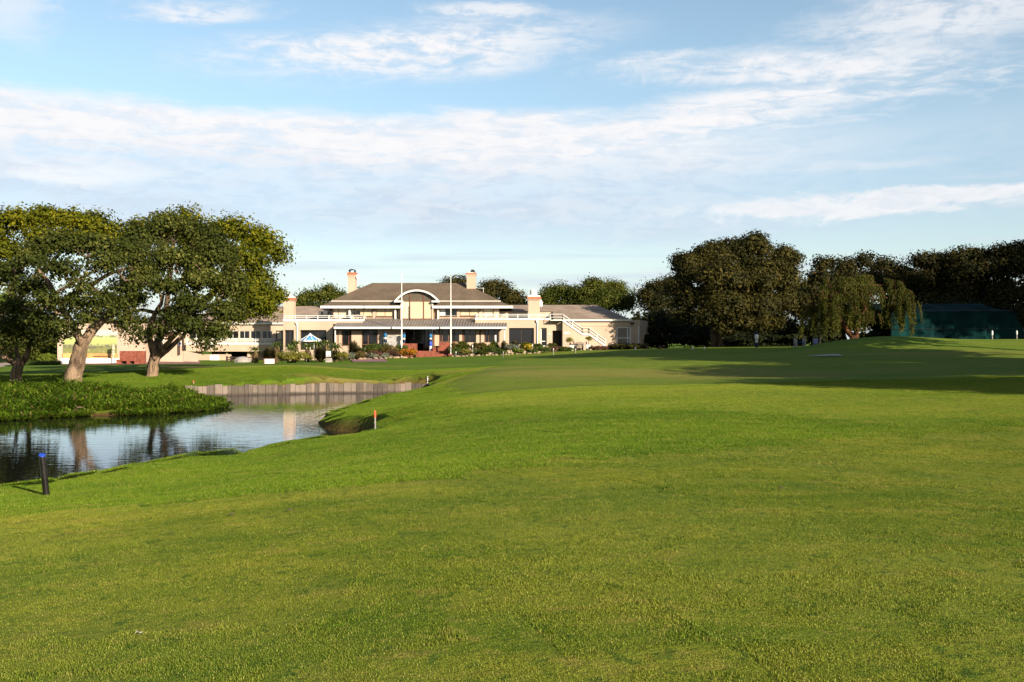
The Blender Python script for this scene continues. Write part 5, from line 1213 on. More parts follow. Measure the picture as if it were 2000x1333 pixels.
def weeds():
    r = np.random.default_rng(15)
    front = [lip(px, py, 0) for px, py in [(-260, 843), (-120, 833), (0, 822), (75, 817), (160, 814), (250, 812), (330, 809), (400, 803), (443, 796)]]
    back = [(X(436, 41.2), 41.2), (X(400, 43.6), 43.6), (X(362, 44.4), 44.4), (X(250, 42.8), 42.8), (X(180, 43.8), 43.8), (X(100, 43.6), 43.6), (X(0, 43.0), 43), (X(-200, 43), 43)]
    PL = np.array(front + back); mn, mxx = PL.min(0), PL.max(0)
    n = 20000; P = mn + (mxx - mn) * r.random((n, 2)); sd = poly_sd(PL, P[:, 0], P[:, 1]); P = P[sd < .05 + vnoise(P[:, 0], P[:, 1], 1.3, 4) * 1.5 + vnoise(P[:, 0], P[:, 1], .4, 14) * .5]; n = len(P)
    z0 = np.maximum(ground_z(P[:, 0], P[:, 1]), 0)
    sd = -poly_sd(PL, P[:, 0], P[:, 1]); hgt = (.08 + .27 * sst(sd, -.1, 1.5)) * (.45 + 1.1 * (vnoise(P[:, 0], P[:, 1], 1.1, 12) + .5)) * r.uniform(.7, 1.25, n)
    V = []
    for k in range(9):
        t = (k + r.random(n)) / 9; a = r.random(n) * 6.283; d = np.stack([np.cos(a), np.sin(a), .35 + .7 * r.random(n)], 1); d = unit(d)
        c = np.column_stack([P, z0 + hgt * t]) + d * .03 + r.normal(0, .03, (n, 3)); l = (.12 + .16 * r.random(n))[:, None]; s = unit(np.cross(d, np.array([0, 0, 1.0]))) * .028
        V.append(np.stack([c, c + d * l * .45 + s, c + d * l - np.array([0, 0, .02]), c + d * l * .45 - s], 1).reshape(-1, 3))
    V = np.concatenate(V)
    tag(mesh_np('weeds', V, np.arange(len(V)).reshape(-1, 4), M['lf_weed']), 'dense bright green leafy weeds filling the far edge of the pond', 'weeds', kind='stuff')
weeds()
q = MB(); c0 = Vector((X(168, 35.0), 34.4, .18)); r_ = np.random.default_rng(3)
limb(q, [c0 + Vector((-.22, 0, -.12)), c0 + Vector((-.05, 0, .12)), c0 + Vector((.18, .02, .10)), c0 + Vector((.27, 0, -.02))], .03, .012, 6, .01, r_)
limb(q, [c0 + Vector((-.02, 0, .12)), c0 + Vector((-.10, -.05, .22))], .02, .01, 5, .01, r_)
tag(q.build('fallen_branch', M['bark'], origin=tuple(c0), smooth=True), 'bare bent branch caught in the weeds at the water line', 'branch')

# ------------------------------------------------------------------ posts, stakes and markers
def gloss_post():
    D = 15.0; b = Vector((X(91, D), D, gz(X(91, D), D))); tp = at(82, 889, D - .05); root = empty('marker_post', b, 'leaning black post with a slanted bright blue top on the near pond bank', 'post')
    ax = (tp - b).normalized(); q = MB(); n = 18; u_ = Vector((1, 0, 0)).cross(ax).normalized(); v_ = ax.cross(u_); rad = .044
    P0 = b - ax * .1
    for k in range(n): a = 6.283 * k / n; q.v.append(tuple(P0 + (u_ * math.cos(a) + v_ * math.sin(a)) * rad * 1.12))
    for k in range(n):
        a = 6.283 * k / n; o_ = (u_ * math.cos(a) + v_ * math.sin(a)) * rad; q.v.append(tuple(tp + o_ + ax * (o_.y * .22 - o_.x * .25)))
    q.f += [(k, (k+1) % n, n + (k+1) % n, n + k) for k in range(n)]; q.f.append(tuple(range(n-1, -1, -1)))
    q.build('shaft', M['postblack'], root, smooth=False)
    c_ = MB()
    for k in range(n):
        a = 6.283 * k / n; o_ = (u_ * math.cos(a) + v_ * math.sin(a)) * rad * 1.02; e_ = tp + o_ + ax * (o_.y * .22 - o_.x * .25); c_.v += [tuple(e_ - ax * .012), tuple(e_ + ax * .008)]
    c_.f += [(2*k, (2*k+2) % (2*n), (2*k+3) % (2*n), 2*k+1) for k in range(n)]; c_.f.append(tuple(2*k+1 for k in range(n)))
    c_.build('cap', M['postblue'], root)
gloss_post()
def stake(px, rb, rt, rad, label, mats=('stakewood', 'orangep'), split=.62, name='marker_stake', D=None, group=None, lean=(0, 0)):
    g = gp(px, rb) if D is None else ggp(px, D); h = Z(rt, g.y) - g.z; root = empty(name, g, label, 'stake', group)
    t = g + Vector((lean[0], lean[1], h)); m_ = g + (t - g) * split
    MB().tube([g - Vector((0, 0, .1)), m_], rad, 8).build('shaft', M[mats[0]], root)
    q = MB(); q.tube([m_, m_ + (t - m_) * .8, t], [rad * 1.35, rad * 1.35, rad * .6], 8); q.build('top', M[mats[1]], root)
    return root
stake(733, 838.5, 802, .021, 'grey stake with a bright orange top on the grassy tongue of land', lean=(-.01, 0))
stake(378, 752, 744, .024, 'small orange-topped stake at the left end of the timber wall', split=.45, D=48.4)
stake(835, 752, 735, .026, 'thin white stake at the right end of the timber wall', ('white', 'white'))
LT = 'garden lights along the flower bed'
for px, rt, rb, D, lb in [(923, 674, 690, 92.5, 'white garden light among the shrubs right of the brick steps'), (1040, 672, 690, 93, 'wooden stake light beside the yellow flowers'), (1081, 681, 694, None, 'white light stake on the lawn before the right end of the bed'), (1124, 681.5, 690.5, None, 'white light stake on the lawn before the white planters'), (983, 687, 700, None, 'thin dark light stake on the lawn in front of the flower bed'), (890.5, 687, 698, None, 'thin light stake just right of the brick steps')]:
    stake(px, rb, rt, .03, lb, ('stakewood', 'white') if px != 983 else ('alu', 'alu'), .78, 'garden_light', D, LT)
for px, rt, rb, D, lb in [(1241, 678, 683, 82, 'small white ball marker on the crest in front of the right wing'), (1353, 677, 682, 76, 'small white marker on the crest left of the round tree trunk'), (1376, 677, 682, 76, 'small white marker on the crest touching the round tree trunk')]:
    stake(px, rb, rt, .04, lb, ('white', 'white'), .4, 'tee_marker', D, 'white markers along the crest')
stake(1938, 664, 646, .045, 'white post with pale pink top in front of the green netting', ('stakewood', 'white'), .5, 'marker_post', 71)
stake(1986, 663, 646, .04, 'slim grey-white post nearest the right edge by the netting', ('alu', 'white'), .55, 'marker_post', 71)
def flagpole(px, rt, D, lb):
    g = ggp(px, D); root = empty('flagpole', g, lb, 'flagpole', 'white flagpoles in front of the clubhouse'); h = Z(rt, D) - g.z
    q = MB(); q.tube([g, g + Vector((0, 0, h * .36)), g + Vector((0, 0, h))], [.075, .065, .035], 10); q.build('pole', M['white'], root)
    q = MB(); q.lathe(g + Vector((0, 0, h)), [(.03, -.02), (.06, .03), (.05, .08), (.01, .11)], 10); q.build('finial', M['white'], root)
    q = MB(); q.box(g.x - .03, g.x + .03, g.y - .10, g.y - .06, g.z + h * .36, g.z + h * .36 + .18); q.build('cleat', M['white'], root)
flagpole(784.5, 537, 95.5, 'white flagpole left of the entrance, crossing the dormer arch'); flagpole(880.5, 541, 95.5, 'white flagpole right of the brick steps, taller against the roof')

# ------------------------------------------------------------------ brick steps, signs, benches
st = empty('brick_steps', (X(846, 96), 96, 1.1), 'wide red brick steps with low side walls leading up to the entrance', 'steps')
q = MB(); zt = 1.62; zb0 = .9; n = 4; ya_, yb2 = 95.6, 97.9; zl = Z(697, 95.6)
for i in range(n):
    q.box(X(813, 96), X(876, 96), ya_ + (yb2 - ya_) * i / n, yb2 + .3, zb0, zl + (zt - zl) * (i + 1) / n - .02 * (i == n))
q.box(X(805, 98.2), X(862, 98.2), 98.2, 98.5, 1.0, 1.615)
q.build('flight', M['brick'], st)
q = MB(); x1 = X(876.5, 96); q.prism([(x1, ya_ - .4, zb0), (x1, 98.2, zb0), (x1, 98.2, zt + .45), (x1, 97.6, zt + .45), (x1, ya_ - .4, zl + .15)], (.35, 0, 0)); q.build('side_wall', M['brick'], st)
q = MB(); q.box(X(786, 96.8), X(812.5, 96.8), 96.8, 98.2, zb0, Z(671.5, 96.8)); q.build('side_wall', M['brick'], st)
q = MB(); q.box(X(845, 97.4), X(857, 97.4), 97.4, 98.2, zt, Z(679, 97.4)); q.build('planter_box', M['brick'], st)
bw = empty('brick_bench', (X(257, 86.5), 86.5, gz(X(257, 86.5), 86.5)), 'red brick wall with a low brick seat on the paved patio', 'bench')
yb3 = 86.8; g0 = gz(X(257, yb3), yb3)
q = MB(); q.box(X(233.5, yb3), X(282.5, yb3), yb3, yb3 + .35, g0 - .2, Z(686, yb3)); q.build('backrest', M['brick'], bw)
q = MB(); q.box(X(226.5, yb3 - .6), X(271, yb3 - .6), yb3 - .6, yb3 - .003, Z(705.6, yb3 - .6), Z(703.4, yb3 - .6)); q.build('seat', M['brick'], bw)
for a, b in ((227, 236), (247, 253), (262, 271)):
    q = MB(); q.box(X(a, yb3 - .6) + .01, X(b, yb3 - .6), yb3 - .58, yb3 - .01, g0 - .2, Z(705.6, yb3 - .6) - .003); q.build('support', M['brick'], bw)
def signs():
    D = 86; g = ggp(641, D); root = empty('tee_sign', g, 'square white sign on a grey stone block beside the aloe', 'sign')
    q = MB(); q.taper(X(642.5, D), D, g.z - .1, Z(699.5, D), .62, .4, .46, .3); q.build('stone_block', M['grey'], root)
    q = MB(); q.box(X(640, D) - .07, X(640, D) + .07, D - .05, D + .05, Z(699.5, D), Z(696.8, D)); q.build('bracket', M['darktimber'], root)
    q = MB(); q.box(X(637, D), X(646, D), D - .06, D + .06, Z(696.8, D), Z(686.3, D)); b = q.build('board', M['white'], root)
    q = MB()
    for i in range(5): q.box(X(639.3 + i * 1.1, D), X(640 + i * 1.1, D), D - .075, D - .063, Z(695.2, D), Z(694 - (i % 2) * .4, D))
    q.build('lettering', M['black'], b)
    D = 83; g = ggp(527, D); root = empty('board_sign', g, 'low white board in a dark red frame left of the flowering bush', 'sign')
    q = MB(); q.box(X(517, D), X(536.5, D), D - .03, D + .03, Z(712.5, D), Z(701.5, D)); b = q.build('board', M['white'], root)
    q = MB(); q.box(X(514.6, D), X(516.9, D), D - .06, D + .06, g.z - .1, Z(700.2, D)); q.box(X(516.9, D), X(537, D), D - .05, D + .05, Z(701.4, D), Z(700.2, D)); q.box(X(536.6, D), X(537.6, D), D - .05, D + .05, g.z - .1, Z(700.2, D)); q.build('frame', M['timber'], root)
    q = MB(); r = np.random.default_rng(2)
    for i in range(5):
        a, c = r.uniform(523, 534), r.uniform(703.5, 711); q.box(X(a, D), X(a + r.uniform(.8, 1.6), D), D - .036, D - .032, Z(c + .5, D), Z(c, D))
    q.build('faded_print', M['stakewood'], b)
    D = 73; root = empty('notice_sign', ggp(1593, D), 'blue and white notice board on legs left of the weeping tree', 'sign')
    gz_ = gz(X(1593, D), D)
    q = MB(); q.box(X(1588.5, D), X(1597.5, D), D - .02, D + .02, Z(673, D), Z(661, D)); b = q.build('board', plain('slate_blue_board', (.10, .12, .30), .6, .2, 3), root)
    q = MB()
    for i, (a, c) in enumerate(((1589.5, 1596.5), (1589.7, 1596), (1591, 1596.5))): q.box(X(a, D), X(c, D), D - .03, D - .022, Z(664.5 + i * 3, D), Z(663 + i * 3, D))
    q.build('print', plain('pale_blue_print', (.35, .38, .6), .7, .1, 3), b)
    for px in (1588.7, 1597.3): q = MB(); q.box(X(px, D) - .03, X(px, D) + .03, D + .02, D + .07, gz_ - .1, Z(661.5, D)); q.build('leg', M['stakewood'], root)
    root = empty('striped_pole', ggp(1600, D - .3), 'red and white pole standing beside the blue notice board', 'pole')
    z0, z1 = gz_ - .05, Z(657, D); x_ = X(1599.8, D)
    for i in range(6): MB().tube([(x_, D - .3, z0 + (z1 - z0) * i / 6), (x_, D - .3, z0 + (z1 - z0) * (i + 1) / 6)], .035, 8).build('band', M['brick'] if i % 2 else M['offwhite'], root)
signs()
def slat_bench(px, D, w, hs, hb, lb, seat_m, end_m, rz=0):
    g = ggp(px, D); root = empty('bench', g, lb, 'bench', rz=0)
    q = MB()
    for i in range(4): q.box(g.x - w/2 + .08, g.x + w/2 - .08, D - .42 + i * .11, D - .33 + i * .11, g.z + hs - .04, g.z + hs)
    q.build('seat', M[seat_m], root)
    q = MB()
    for i in range(3): q.box(g.x - w/2 + .08, g.x + w/2 - .08, D + .03 + i * .02, D + .06 + i * .02, g.z + hs + .08 + i * (hb - hs - .08) / 3, g.z + hs + .02 + (i + 1) * (hb - hs - .08) / 3)
    q.build('backrest', M[seat_m], root)
    for s in (-1, 1):
        q = MB(); x_ = g.x + s * (w / 2 - .05); q.box(x_ - .05, x_ + .05, D - .42, D - .32, g.z - .1, g.z + hs + .2); q.box(x_ - .05, x_ + .05, D + .05, D + .14, g.z - .1, g.z + hb + .03); q.box(x_ - .05, x_ + .05, D - .32, D + .05, g.z + hs - .1, g.z + hs - .042); q.build('end_frame', M[end_m], root)
slat_bench(1561, 71, .72, .36, .62, 'blue slatted bench with pale wooden ends on the mound slope', 'blue', 'stakewood')
slat_bench(1133, 98.2, 1.35, .45, .85, 'grey wooden garden bench between the two white planters', 'grey', 'darktimber')

# ------------------------------------------------------------------ umbrellas
def open_umbrella():
    D = 95.0; a = at(606, 651.5, D); rim = Z(665.5, D); R_ = X(628, D) - X(606, D); root = empty('patio_umbrella', ggp(606, D), 'open blue patio umbrella with white edging on the left terrace', 'umbrella')
    n = 8
    def pt(k, t, lift=0.0): an = math.pi / 8 + 6.283185 * k / n; return a + (Vector((math.cos(an) * R_, math.sin(an) * R_, rim - a.z))) * t + Vector((0, 0, -.08 * math.sin(t * 3.14) + lift))
    q = MB(); w_ = MB()
    T = [.0, .28, .30, .6, .88, .92, 1.0]
    for k in range(n):
        def tri(mb, t0, t1, lift=0):
            mb.add([pt(k, t0, lift), pt(k, t1, lift), pt(k + 1, t1, lift), pt(k + 1, t0, lift)], [(0, 1, 2, 3)])
        tri(w_, 0, .30, .03); tri(q, .29, .6); tri(q, .6, .9); tri(w_, .9, 1.0, .004)
        p0, p1 = pt(k, 1.0), pt(k + 1, 1.0); w_.add([p0, p1, p1 - Vector((0, 0, .1)), p0 - Vector((0, 0, .1))], [(0, 1, 2, 3)])
        w_.tube([pt(k, .28, .015), pt(k, .6, .015), pt(k, 1, .015)], .035, 4)
    m, nt, b = new_mat('blue_sky_print'); nn = noise(nt, objc(nt), 1.6, 4, .6); nt.links.new(mixc(nt, nn.step(.42, .62), (.015, .06, .30), (.10, .42, .72)), b.inputs['Base Color']); b.inputs['Roughness'].default_value = .8
    q.build('canopy', m, root); w_.build('canopy_edging', M['white'], root)
    g = ggp(606, D); MB().tube([g, a], .03, 8).build('pole', M['white'], root)
    for px in (598.5, 613.5): MB().tube([ggp(px, D - .5), at(px, 668, D - .5)], .03, 6).build('leg', M['white'], root)
open_umbrella()
def closed_umbrella(px, rt, rb, D, lb, base=None, mats=('navy', 'lightblue', 'white'), grd=None, k=1.0, name='folded_umbrella'):
    z0 = grd if grd is not None else gz(X(px, D), D); root = empty(name, (X(px, D), D, z0), lb, 'umbrella', 'folded umbrellas')
    t, b = Z(rt, D), Z(rb, D); c = (X(px, D), D, b); H = t - b; r = np.random.default_rng(int(px))
    def part(f0, f1, pr, mat, nm):
        q = MB(); n = 14; m_ = len(pr); base_ = len(q.v)
        for f, rad in pr:
            for j in range(n): an = 6.283 * j / n; rr_ = rad * k * (1 + .22 * math.cos(an * 5 + f * 2)); q.v.append((c[0] + rr_ * math.cos(an), c[1] + rr_ * math.sin(an), c[2] + H * f))
        for i in range(m_ - 1):
            for j in range(n): q.f.append((i*n+j, i*n+(j+1) % n, (i+1)*n+(j+1) % n, (i+1)*n+j))
        q.f.append(tuple(range(n-1, -1, -1))); q.f.append(tuple((m_-1)*n+j for j in range(n))); q.build(nm, M[mat], root, True)
    part(0, 1, [(.0, .10), (.06, .15), (.30, .12)], mats[0], 'hem'); part(0, 1, [(.30, .125), (.38, .10), (.46, .11)], mats[2], 'strap')
    part(0, 1, [(.46, .115), (.6, .15), (.72, .16), (.82, .12)], mats[1], 'canopy'); part(0, 1, [(.82, .12), (.9, .16), (.96, .12), (1, .02)], mats[0], 'top')
    MB().tube([(c[0], c[1], z0), (c[0], c[1], b + .1)], .03, 8).build('pole', M['white'], root)
    if base: q = MB(); q.lathe((c[0], c[1], z0), [(.14, 0), (.14, .45), (.12, .5)], 12); q.build('base', M['white'], root); q = MB(); q.lathe((c[0], c[1], z0 + .5), [(.15, 0), (.17, .2), (.15, .45)], 12); q.build('base_cover', M['postblue'], root)
closed_umbrella(752.5, 647.5, 669.5, 97.6, 'folded blue umbrella against the pale boards left of the entrance')
closed_umbrella(789, 649, 670, 97.5, 'folded dark umbrella at the left post of the entrance')
closed_umbrella(841, 650, 669, 97.9, 'folded blue umbrella on a blue and white stand inside the entrance', True, grd=1.62)
closed_umbrella(1477.5, 648, 679, 76, 'folded navy and white umbrella in the shade right of the round tree', mats=('navy', 'white', 'white'), k=.9)
closed_umbrella(221, 673, 696, 90.0, 'folded cream umbrella in front of the right edge of the mural', mats=('blind', 'blind', 'blindw'), k=.9)

# ------------------------------------------------------------------ planters and garden bed
def planter(px, rt, rp, rb, D, hx, hr, lb):
    g = ggp(px, D); root = empty('planter', g, lb, 'planter', 'white planters with clipped trees'); zt_ = Z(rp, D); zb_ = min(g.z, Z(rb, D))
    q = MB(); q.taper(g.x, D, zb_, zt_, .30, .30, .46, .46); q.box(g.x - .26, g.x + .26, D - .26, D + .26, zt_, zt_ + .05); q.build('pot', M['white'], root)
    c = at(hx, (rt[0] + rt[1]) / 2, D); r = np.random.default_rng(int(px)); q = MB(); limb(q, [(g.x, D, zt_), ((g.x + c.x) / 2 + .03, D, (zt_ + c.z) / 2), tuple(c)], .03, .02, 6, .01, r); q.build('stem', M['stem'], root)
    hh_ = (rt[1] - rt[0]) / 2 / F * D; C, N, K = clumps([(tuple(c), (hr, hr, hh_))], 14, 26, .09, r, fill=.4); V, Q = leaves(C, N, .12, .05, r); mesh_np('clipped_crown', V, Q, M['lf_yel'], root)
planter(1116.5, (658, 671.5), 675.5, 684, 97.0, 1112.5, .36, 'white tapered planter with a small round tree left of the garden bench')
planter(1149, (655, 669), 674.5, 686, 97.0, 1149.5, .36, 'white tapered planter with a small round tree right of the garden bench')

SHG = 'shrubs in the clubhouse garden bed'
def shrub(px, rt, rb, w, D, lf, lb, seed, flowers=None, L=.13, W=.07, dens=7, name='shrub', group=SHG, cat='shrub', nfl=.12, depth=None):
    g = ggp(px, D); top = Z(rt - 2.2, D); h = max(.3, top - g.z); root = empty(name, g, lb, cat, group); r = np.random.default_rng(seed); hw_ = w / 2 / F * D * 1.34
    lo = [((g.x, D, g.z + h * .48), (hw_ * .85, depth or hw_ * .8, h * .48))]
    for i in range(5):
        a = r.random() * 6.283; q_ = .55 + .2 * r.random(); lo.append(((g.x + math.cos(a) * hw_ * .55, D + math.sin(a) * hw_ * .5, g.z + h * r.uniform(.35, .62)), (hw_ * .45, hw_ * .45, h * r.uniform(.28, .36))))
    C, N, K = clumps(lo, dens, 24, .10, r, fill=.3, low=-.3); C[:, 2] = np.maximum(C[:, 2], g.z + .02); V, Q = leaves(C, N, L, W, r); mesh_np('foliage', V, Q, M[lf], root)
    q = MB()
    for i in range(5): e_ = K[r.integers(len(K))]; q.tube([(g.x + r.normal(0, .05), D, g.z - .05), tuple((np.array((g.x, D, g.z)) + e_) / 2), tuple(e_)], [.02, .014, .006], 4)
    q.build('stem', M['stem'], root)
    if flowers:
        k = r.random(len(C)) < nfl; CF, NF = C[k] + N[k] * .04 + np.array([0, -.02, .03]), N[k]; V, Q = leaves(CF, NF, .11, .10, r); mesh_np('flowers', V, Q, M[flowers], root)
    return root
def tuft(px, rt, w, D, lf, lb, seed, n=1500, group=SHG, name='grass_tuft'):
    g = ggp(px, D); h = Z(rt, D) - g.z; hw_ = w / 2 / F * D; root = empty(name, g, lb, 'ornamental grass', group); r = np.random.default_rng(seed)
    a = r.random(n) * 6.283; q_ = np.sqrt(r.random(n)); lean = q_ * hw_ * (.7 + .4 * r.random(n)); hz = h * np.sqrt(np.maximum(.08, 1 - (q_ * .85) ** 2)) * (.8 + .25 * r.random(n))
    d = np.stack([np.cos(a), np.sin(a), 0 * a], 1); s = np.stack([-np.sin(a), np.cos(a), 0 * a], 1) * .014; b = np.array(g) + d * (.1 * hw_); b[:, 2] = g.z - .03
    mid = b + d * (lean * .45)[:, None]; mid[:, 2] = g.z + hz * .75; tip = b + d * lean[:, None] * 1.05; tip[:, 2] = g.z + hz * (1.0 - .3 * q_)
    V = np.stack([b - s, b + s, mid + s, mid - s, mid - s, mid + s, tip + s * .4, tip - s * .4], 1).reshape(-1, 3); mesh_np('blades', V, np.arange(len(V)).reshape(-1, 4), M[lf], root)
    q = MB(); q.lathe(tuple(g), [(.10, -.05), (.12, .03), (.05, .14)], 8); q.build('crown_base', M['stem'], root); return root
tuft(690, 664, 36, 94.5, 'lf_tuft', 'broad brown-green ornamental grass dome behind the tall front aloe', 1, 2600)
tuft(697, 675, 30, 92.5, 'lf_tuft', 'dark green ornamental grass right of the tall front aloe', 2, 2200)
tuft(984, 664, 22, 95.5, 'lf_tuft', 'dark ornamental grass standing in front of the right veranda downpipe', 3, 1600)
tuft(1006, 664, 30, 95.5, 'lf_tuft', 'brown ornamental grass below the wide right terrace window', 4, 2000)
tuft(526, 676, 46, 88.5, 'lf_tuft', 'rusty brown ornamental grass behind the red framed board', 5, 2600)
tuft(626, 676, 44, 88.5, 'lf_tuft', 'dark mass of ornamental grass behind the square white sign', 6, 3000)
for i, a in enumerate([
 (713, 672, 700, 26, 94, 'lf_green', 'dark green shrub right of the two ornamental grasses'), (728, 669, 692, 32, 95.5, 'lf_shrub', 'leafy green shrub in front of the dark veranda window on the left'),
 (749, 670, 692, 30, 96, 'lf_shrub', 'green shrub below the pale boards and folded blue umbrella'), (737, 684, 699, 26, 93, 'lf_red', 'purplish low shrub above the row of pale rocks'),
 (761, 672, 696, 30, 94.5, 'lf_rust', 'rust-coloured shrub left of the flagpole by the entrance'), (769, 685, 699, 20, 92.5, 'lf_red', 'dark low shrub under the rust-coloured one'),
 (784, 672, 692, 26, 96, 'lf_shrub', 'bright green shrub against the left side wall of the steps'), (703, 686, 702, 24, 92, 'lf_rust', 'reddish low shrub just above the mauve paved pad'),
 (683, 690, 704, 14, 91, 'lf_grey', 'small grey-green plant left of the mauve pad corner'), (751, 692, 701, 14, 91.8, 'lf_grey', 'small grey-green plant between the pale rocks'), (728, 692, 701, 18, 91.8, 'lf_grey', 'grey-green cushion plant over the mauve paved pad'),
 (885, 669, 686, 20, 95.8, 'lf_rust', 'brownish shrub at the foot of the right flagpole'), (902, 666, 690, 32, 96, 'lf_green', 'dark green shrub below the timber veranda frame'), (893, 680, 696, 22, 93.5, 'lf_shrub', 'low green shrub right next to the side wall of the steps'),
 (912, 682, 695, 16, 93, 'lf_yel', 'small yellow-green shrub beside the first white garden light'), (934, 668, 692, 28, 95.8, 'lf_rust', 'rust and green shrub before the two cream veranda panels'), (932, 683, 696, 24, 93, 'lf_shrub', 'low green shrub to the right of the white garden light'),
 (951, 670, 694, 26, 95.2, 'lf_green', 'dark green shrub under the veranda window with the white blind'), (964, 678, 696, 26, 94, 'lf_shrub', 'green shrub left of the grey-leaved bush'), (966, 666, 688, 20, 96.5, 'lf_green', 'dark shrub touching the right end of the veranda'),
 (998, 671, 695, 30, 93.5, 'lf_grey', 'pale grey-leaved bush, the largest of its colour in the bed'), (1013, 682, 695, 18, 92.5, 'lf_lime', 'bright green cushion shrub right of the grey-leaved bush'), (1030, 667, 692, 26, 95.8, 'lf_green', 'dark shrub behind the yellow flowers'),
 (1049, 668, 688, 20, 97, 'lf_green', 'dark green shrub at the foot of the right terrace downpipe'), (1061, 677, 693, 30, 93.5, 'lf_shrub', 'rounded green shrub right of the yellow flowers'), (1078, 669, 686, 12, 97, 'lf_green', 'small dark shrub left of the dark doorway'),
 (1106, 680, 691, 28, 94.5, 'lf_shrub', 'low green shrub in front of the dark doorway, near the left planter'), (1040, 684, 695, 20, 92.5, 'lf_shrub', 'low green shrub under the yellow flowers'), (980, 686, 697, 22, 92.3, 'lf_shrub', 'low green shrub in front of the grey-leaved bush'), (945, 686, 697, 18, 92.3, 'lf_green', 'small dark shrub at the rocks, middle of the right bed')]):
    shrub(*a, 200 + i)
shrub(798, 683, 698, 32, 93.5, 'lf_rust', 'low bush covered in orange flowers left of the brick steps', 240, 'fl_or', nfl=.45, group='flowering bushes')
shrub(1033, 674, 686, 14, 94, 'lf_yel', 'small bush of yellow flowers in the right bed', 241, 'fl_yel', nfl=.5, group='flowering bushes')
shrub(1085, 677, 692, 26, 96, 'lf_red', 'pinkish flowering bush in front of the dark doorway', 242, nfl=.2, group='flowering bushes')
shrub(578, 687, 709, 62, 84, 'lf_yel', 'wide yellow-green bush dotted with cream flowers on the left lawn edge', 243, 'fl_wh', L=.16, W=.07, dens=8, nfl=.018, group='flowering bushes', depth=1.3)
shrub(668, 686, 708, 24, 87.5, 'lf_yel', 'straggly yellowish bush under the tall front aloe', 244, group=SHG)
shrub(1172, 678, 692, 34, 96.5, 'lf_red', 'dark red shrub at the foot of the white outside stair', 245)
shrub(1222, 674, 690, 66, 97.5, 'lf_dark', 'dark low hedge under the window at the right end of the clubhouse', 246, name='hedge', cat='hedge', group=None, L=.18, W=.1)
shrub(1247, 603, 640, 54, 106, 'lf_yel', 'bush topped with yellow blossom beside the right end of the clubhouse', 247, 'fl_yel', L=.2, W=.12, dens=2.5, nfl=.35, group='flowering bushes')
shrub(1262, 618, 680, 60, 103, 'lf_dark', 'tall dark shrub closing the right end of the clubhouse', 248, L=.24, W=.14, dens=2.6, group=None)
shrub(90, 690, 708, 32, 86, 'lf_lime', 'small lime-green clipped shrub left of the mural wall', 249, L=.14, W=.08, group=None)
shrub(80, 708, 716, 60, 84, 'lf_shrub', 'low green planting along the edge of the left lawn', 250, group=None)
shrub(655, 685, 708, 26, 87.5, 'lf_dark', 'dark shrub filling the space under the front aloe', 251)
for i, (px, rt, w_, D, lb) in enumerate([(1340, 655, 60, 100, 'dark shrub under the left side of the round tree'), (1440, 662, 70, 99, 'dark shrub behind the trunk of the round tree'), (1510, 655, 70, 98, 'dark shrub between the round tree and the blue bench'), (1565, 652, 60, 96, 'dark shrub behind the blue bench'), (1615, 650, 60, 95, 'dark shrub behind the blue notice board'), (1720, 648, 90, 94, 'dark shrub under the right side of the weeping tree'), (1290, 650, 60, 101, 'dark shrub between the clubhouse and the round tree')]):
    shrub(px, rt, 684, w_, D, 'lf_shade', lb, 260 + i, L=.3, W=.18, dens=3.0, group='dark shrubs under the trees on the right')
def aloe(px, pc, w, D, lb, seed, stem=True):
    r = np.random.default_rng(seed); g = ggp(px, D); c = at(px, pc, D); root = empty('aloe', g, lb, 'aloe', 'aloes on the left terrace bank'); R_ = w / 2 / F * D; V, Q = [], []
    for i in range(34):
        a = i * 2.39996 + r.normal(0, .1); t_ = i / 34; up = 1.15 - 1.35 * t_; L_ = R_ * (.85 + .35 * r.random()); d = np.array([math.cos(a), math.sin(a), 0]); s = np.array([-math.sin(a), math.cos(a), 0]); b0 = len(V)
        for j, u_ in enumerate(np.linspace(0, 1, 6)):
            p = np.array(c) + d * (.05 + L_ * u_ * math.cos(up * .6)) + np.array([0, 0, L_ * (math.sin(up) * u_ + .35 * u_ - .75 * u_ ** 2.2)]); wd = (.075 * (1 - u_) ** .8 + .006)
            V += [p - s * wd + np.array([0, 0, wd * .5]), p, p + s * wd + np.array([0, 0, wd * .5])]
            if j: k = b0 + 3 * j; Q += [(k - 3, k - 2, k + 1, k), (k - 2, k - 1, k + 2, k + 1)]
    mesh_np('rosette', np.array(V), np.array(Q), M['lf_aloe'], root)
    if stem:
        q = MB(); limb(q, [g - Vector((0, 0, .1)), (g + c) / 2 + Vector((.05, 0, 0)), c], .12, .10, 8, .01, r); q.build('stem', M['lf_dead'], root)
        n = 130; a = r.random(n) * 6.283; z1 = c.z - .05 - r.random(n) * (c.z - g.z) * .6; d = np.stack([np.cos(a), np.sin(a), 0 * a], 1); s = np.stack([-np.sin(a), np.cos(a), 0 * a], 1) * .03; p0 = np.stack([c.x + 0 * a, c.y + 0 * a, z1], 1) + d * .1; p1 = p0 + d * (.12 + .12 * r.random((n, 1))) - np.array([0, 0, .25]); p2 = p1 - np.array([0, 0, .35]) + d * .03
        W_ = np.stack([p0 - s, p0 + s, p1 + s, p1 - s, p1 - s, p1 + s, p2 + s * .2, p2 - s * .2], 1).reshape(-1, 3); mesh_np('dead_skirt', W_, np.arange(len(W_)).reshape(-1, 4), M['lf_dead'], root)
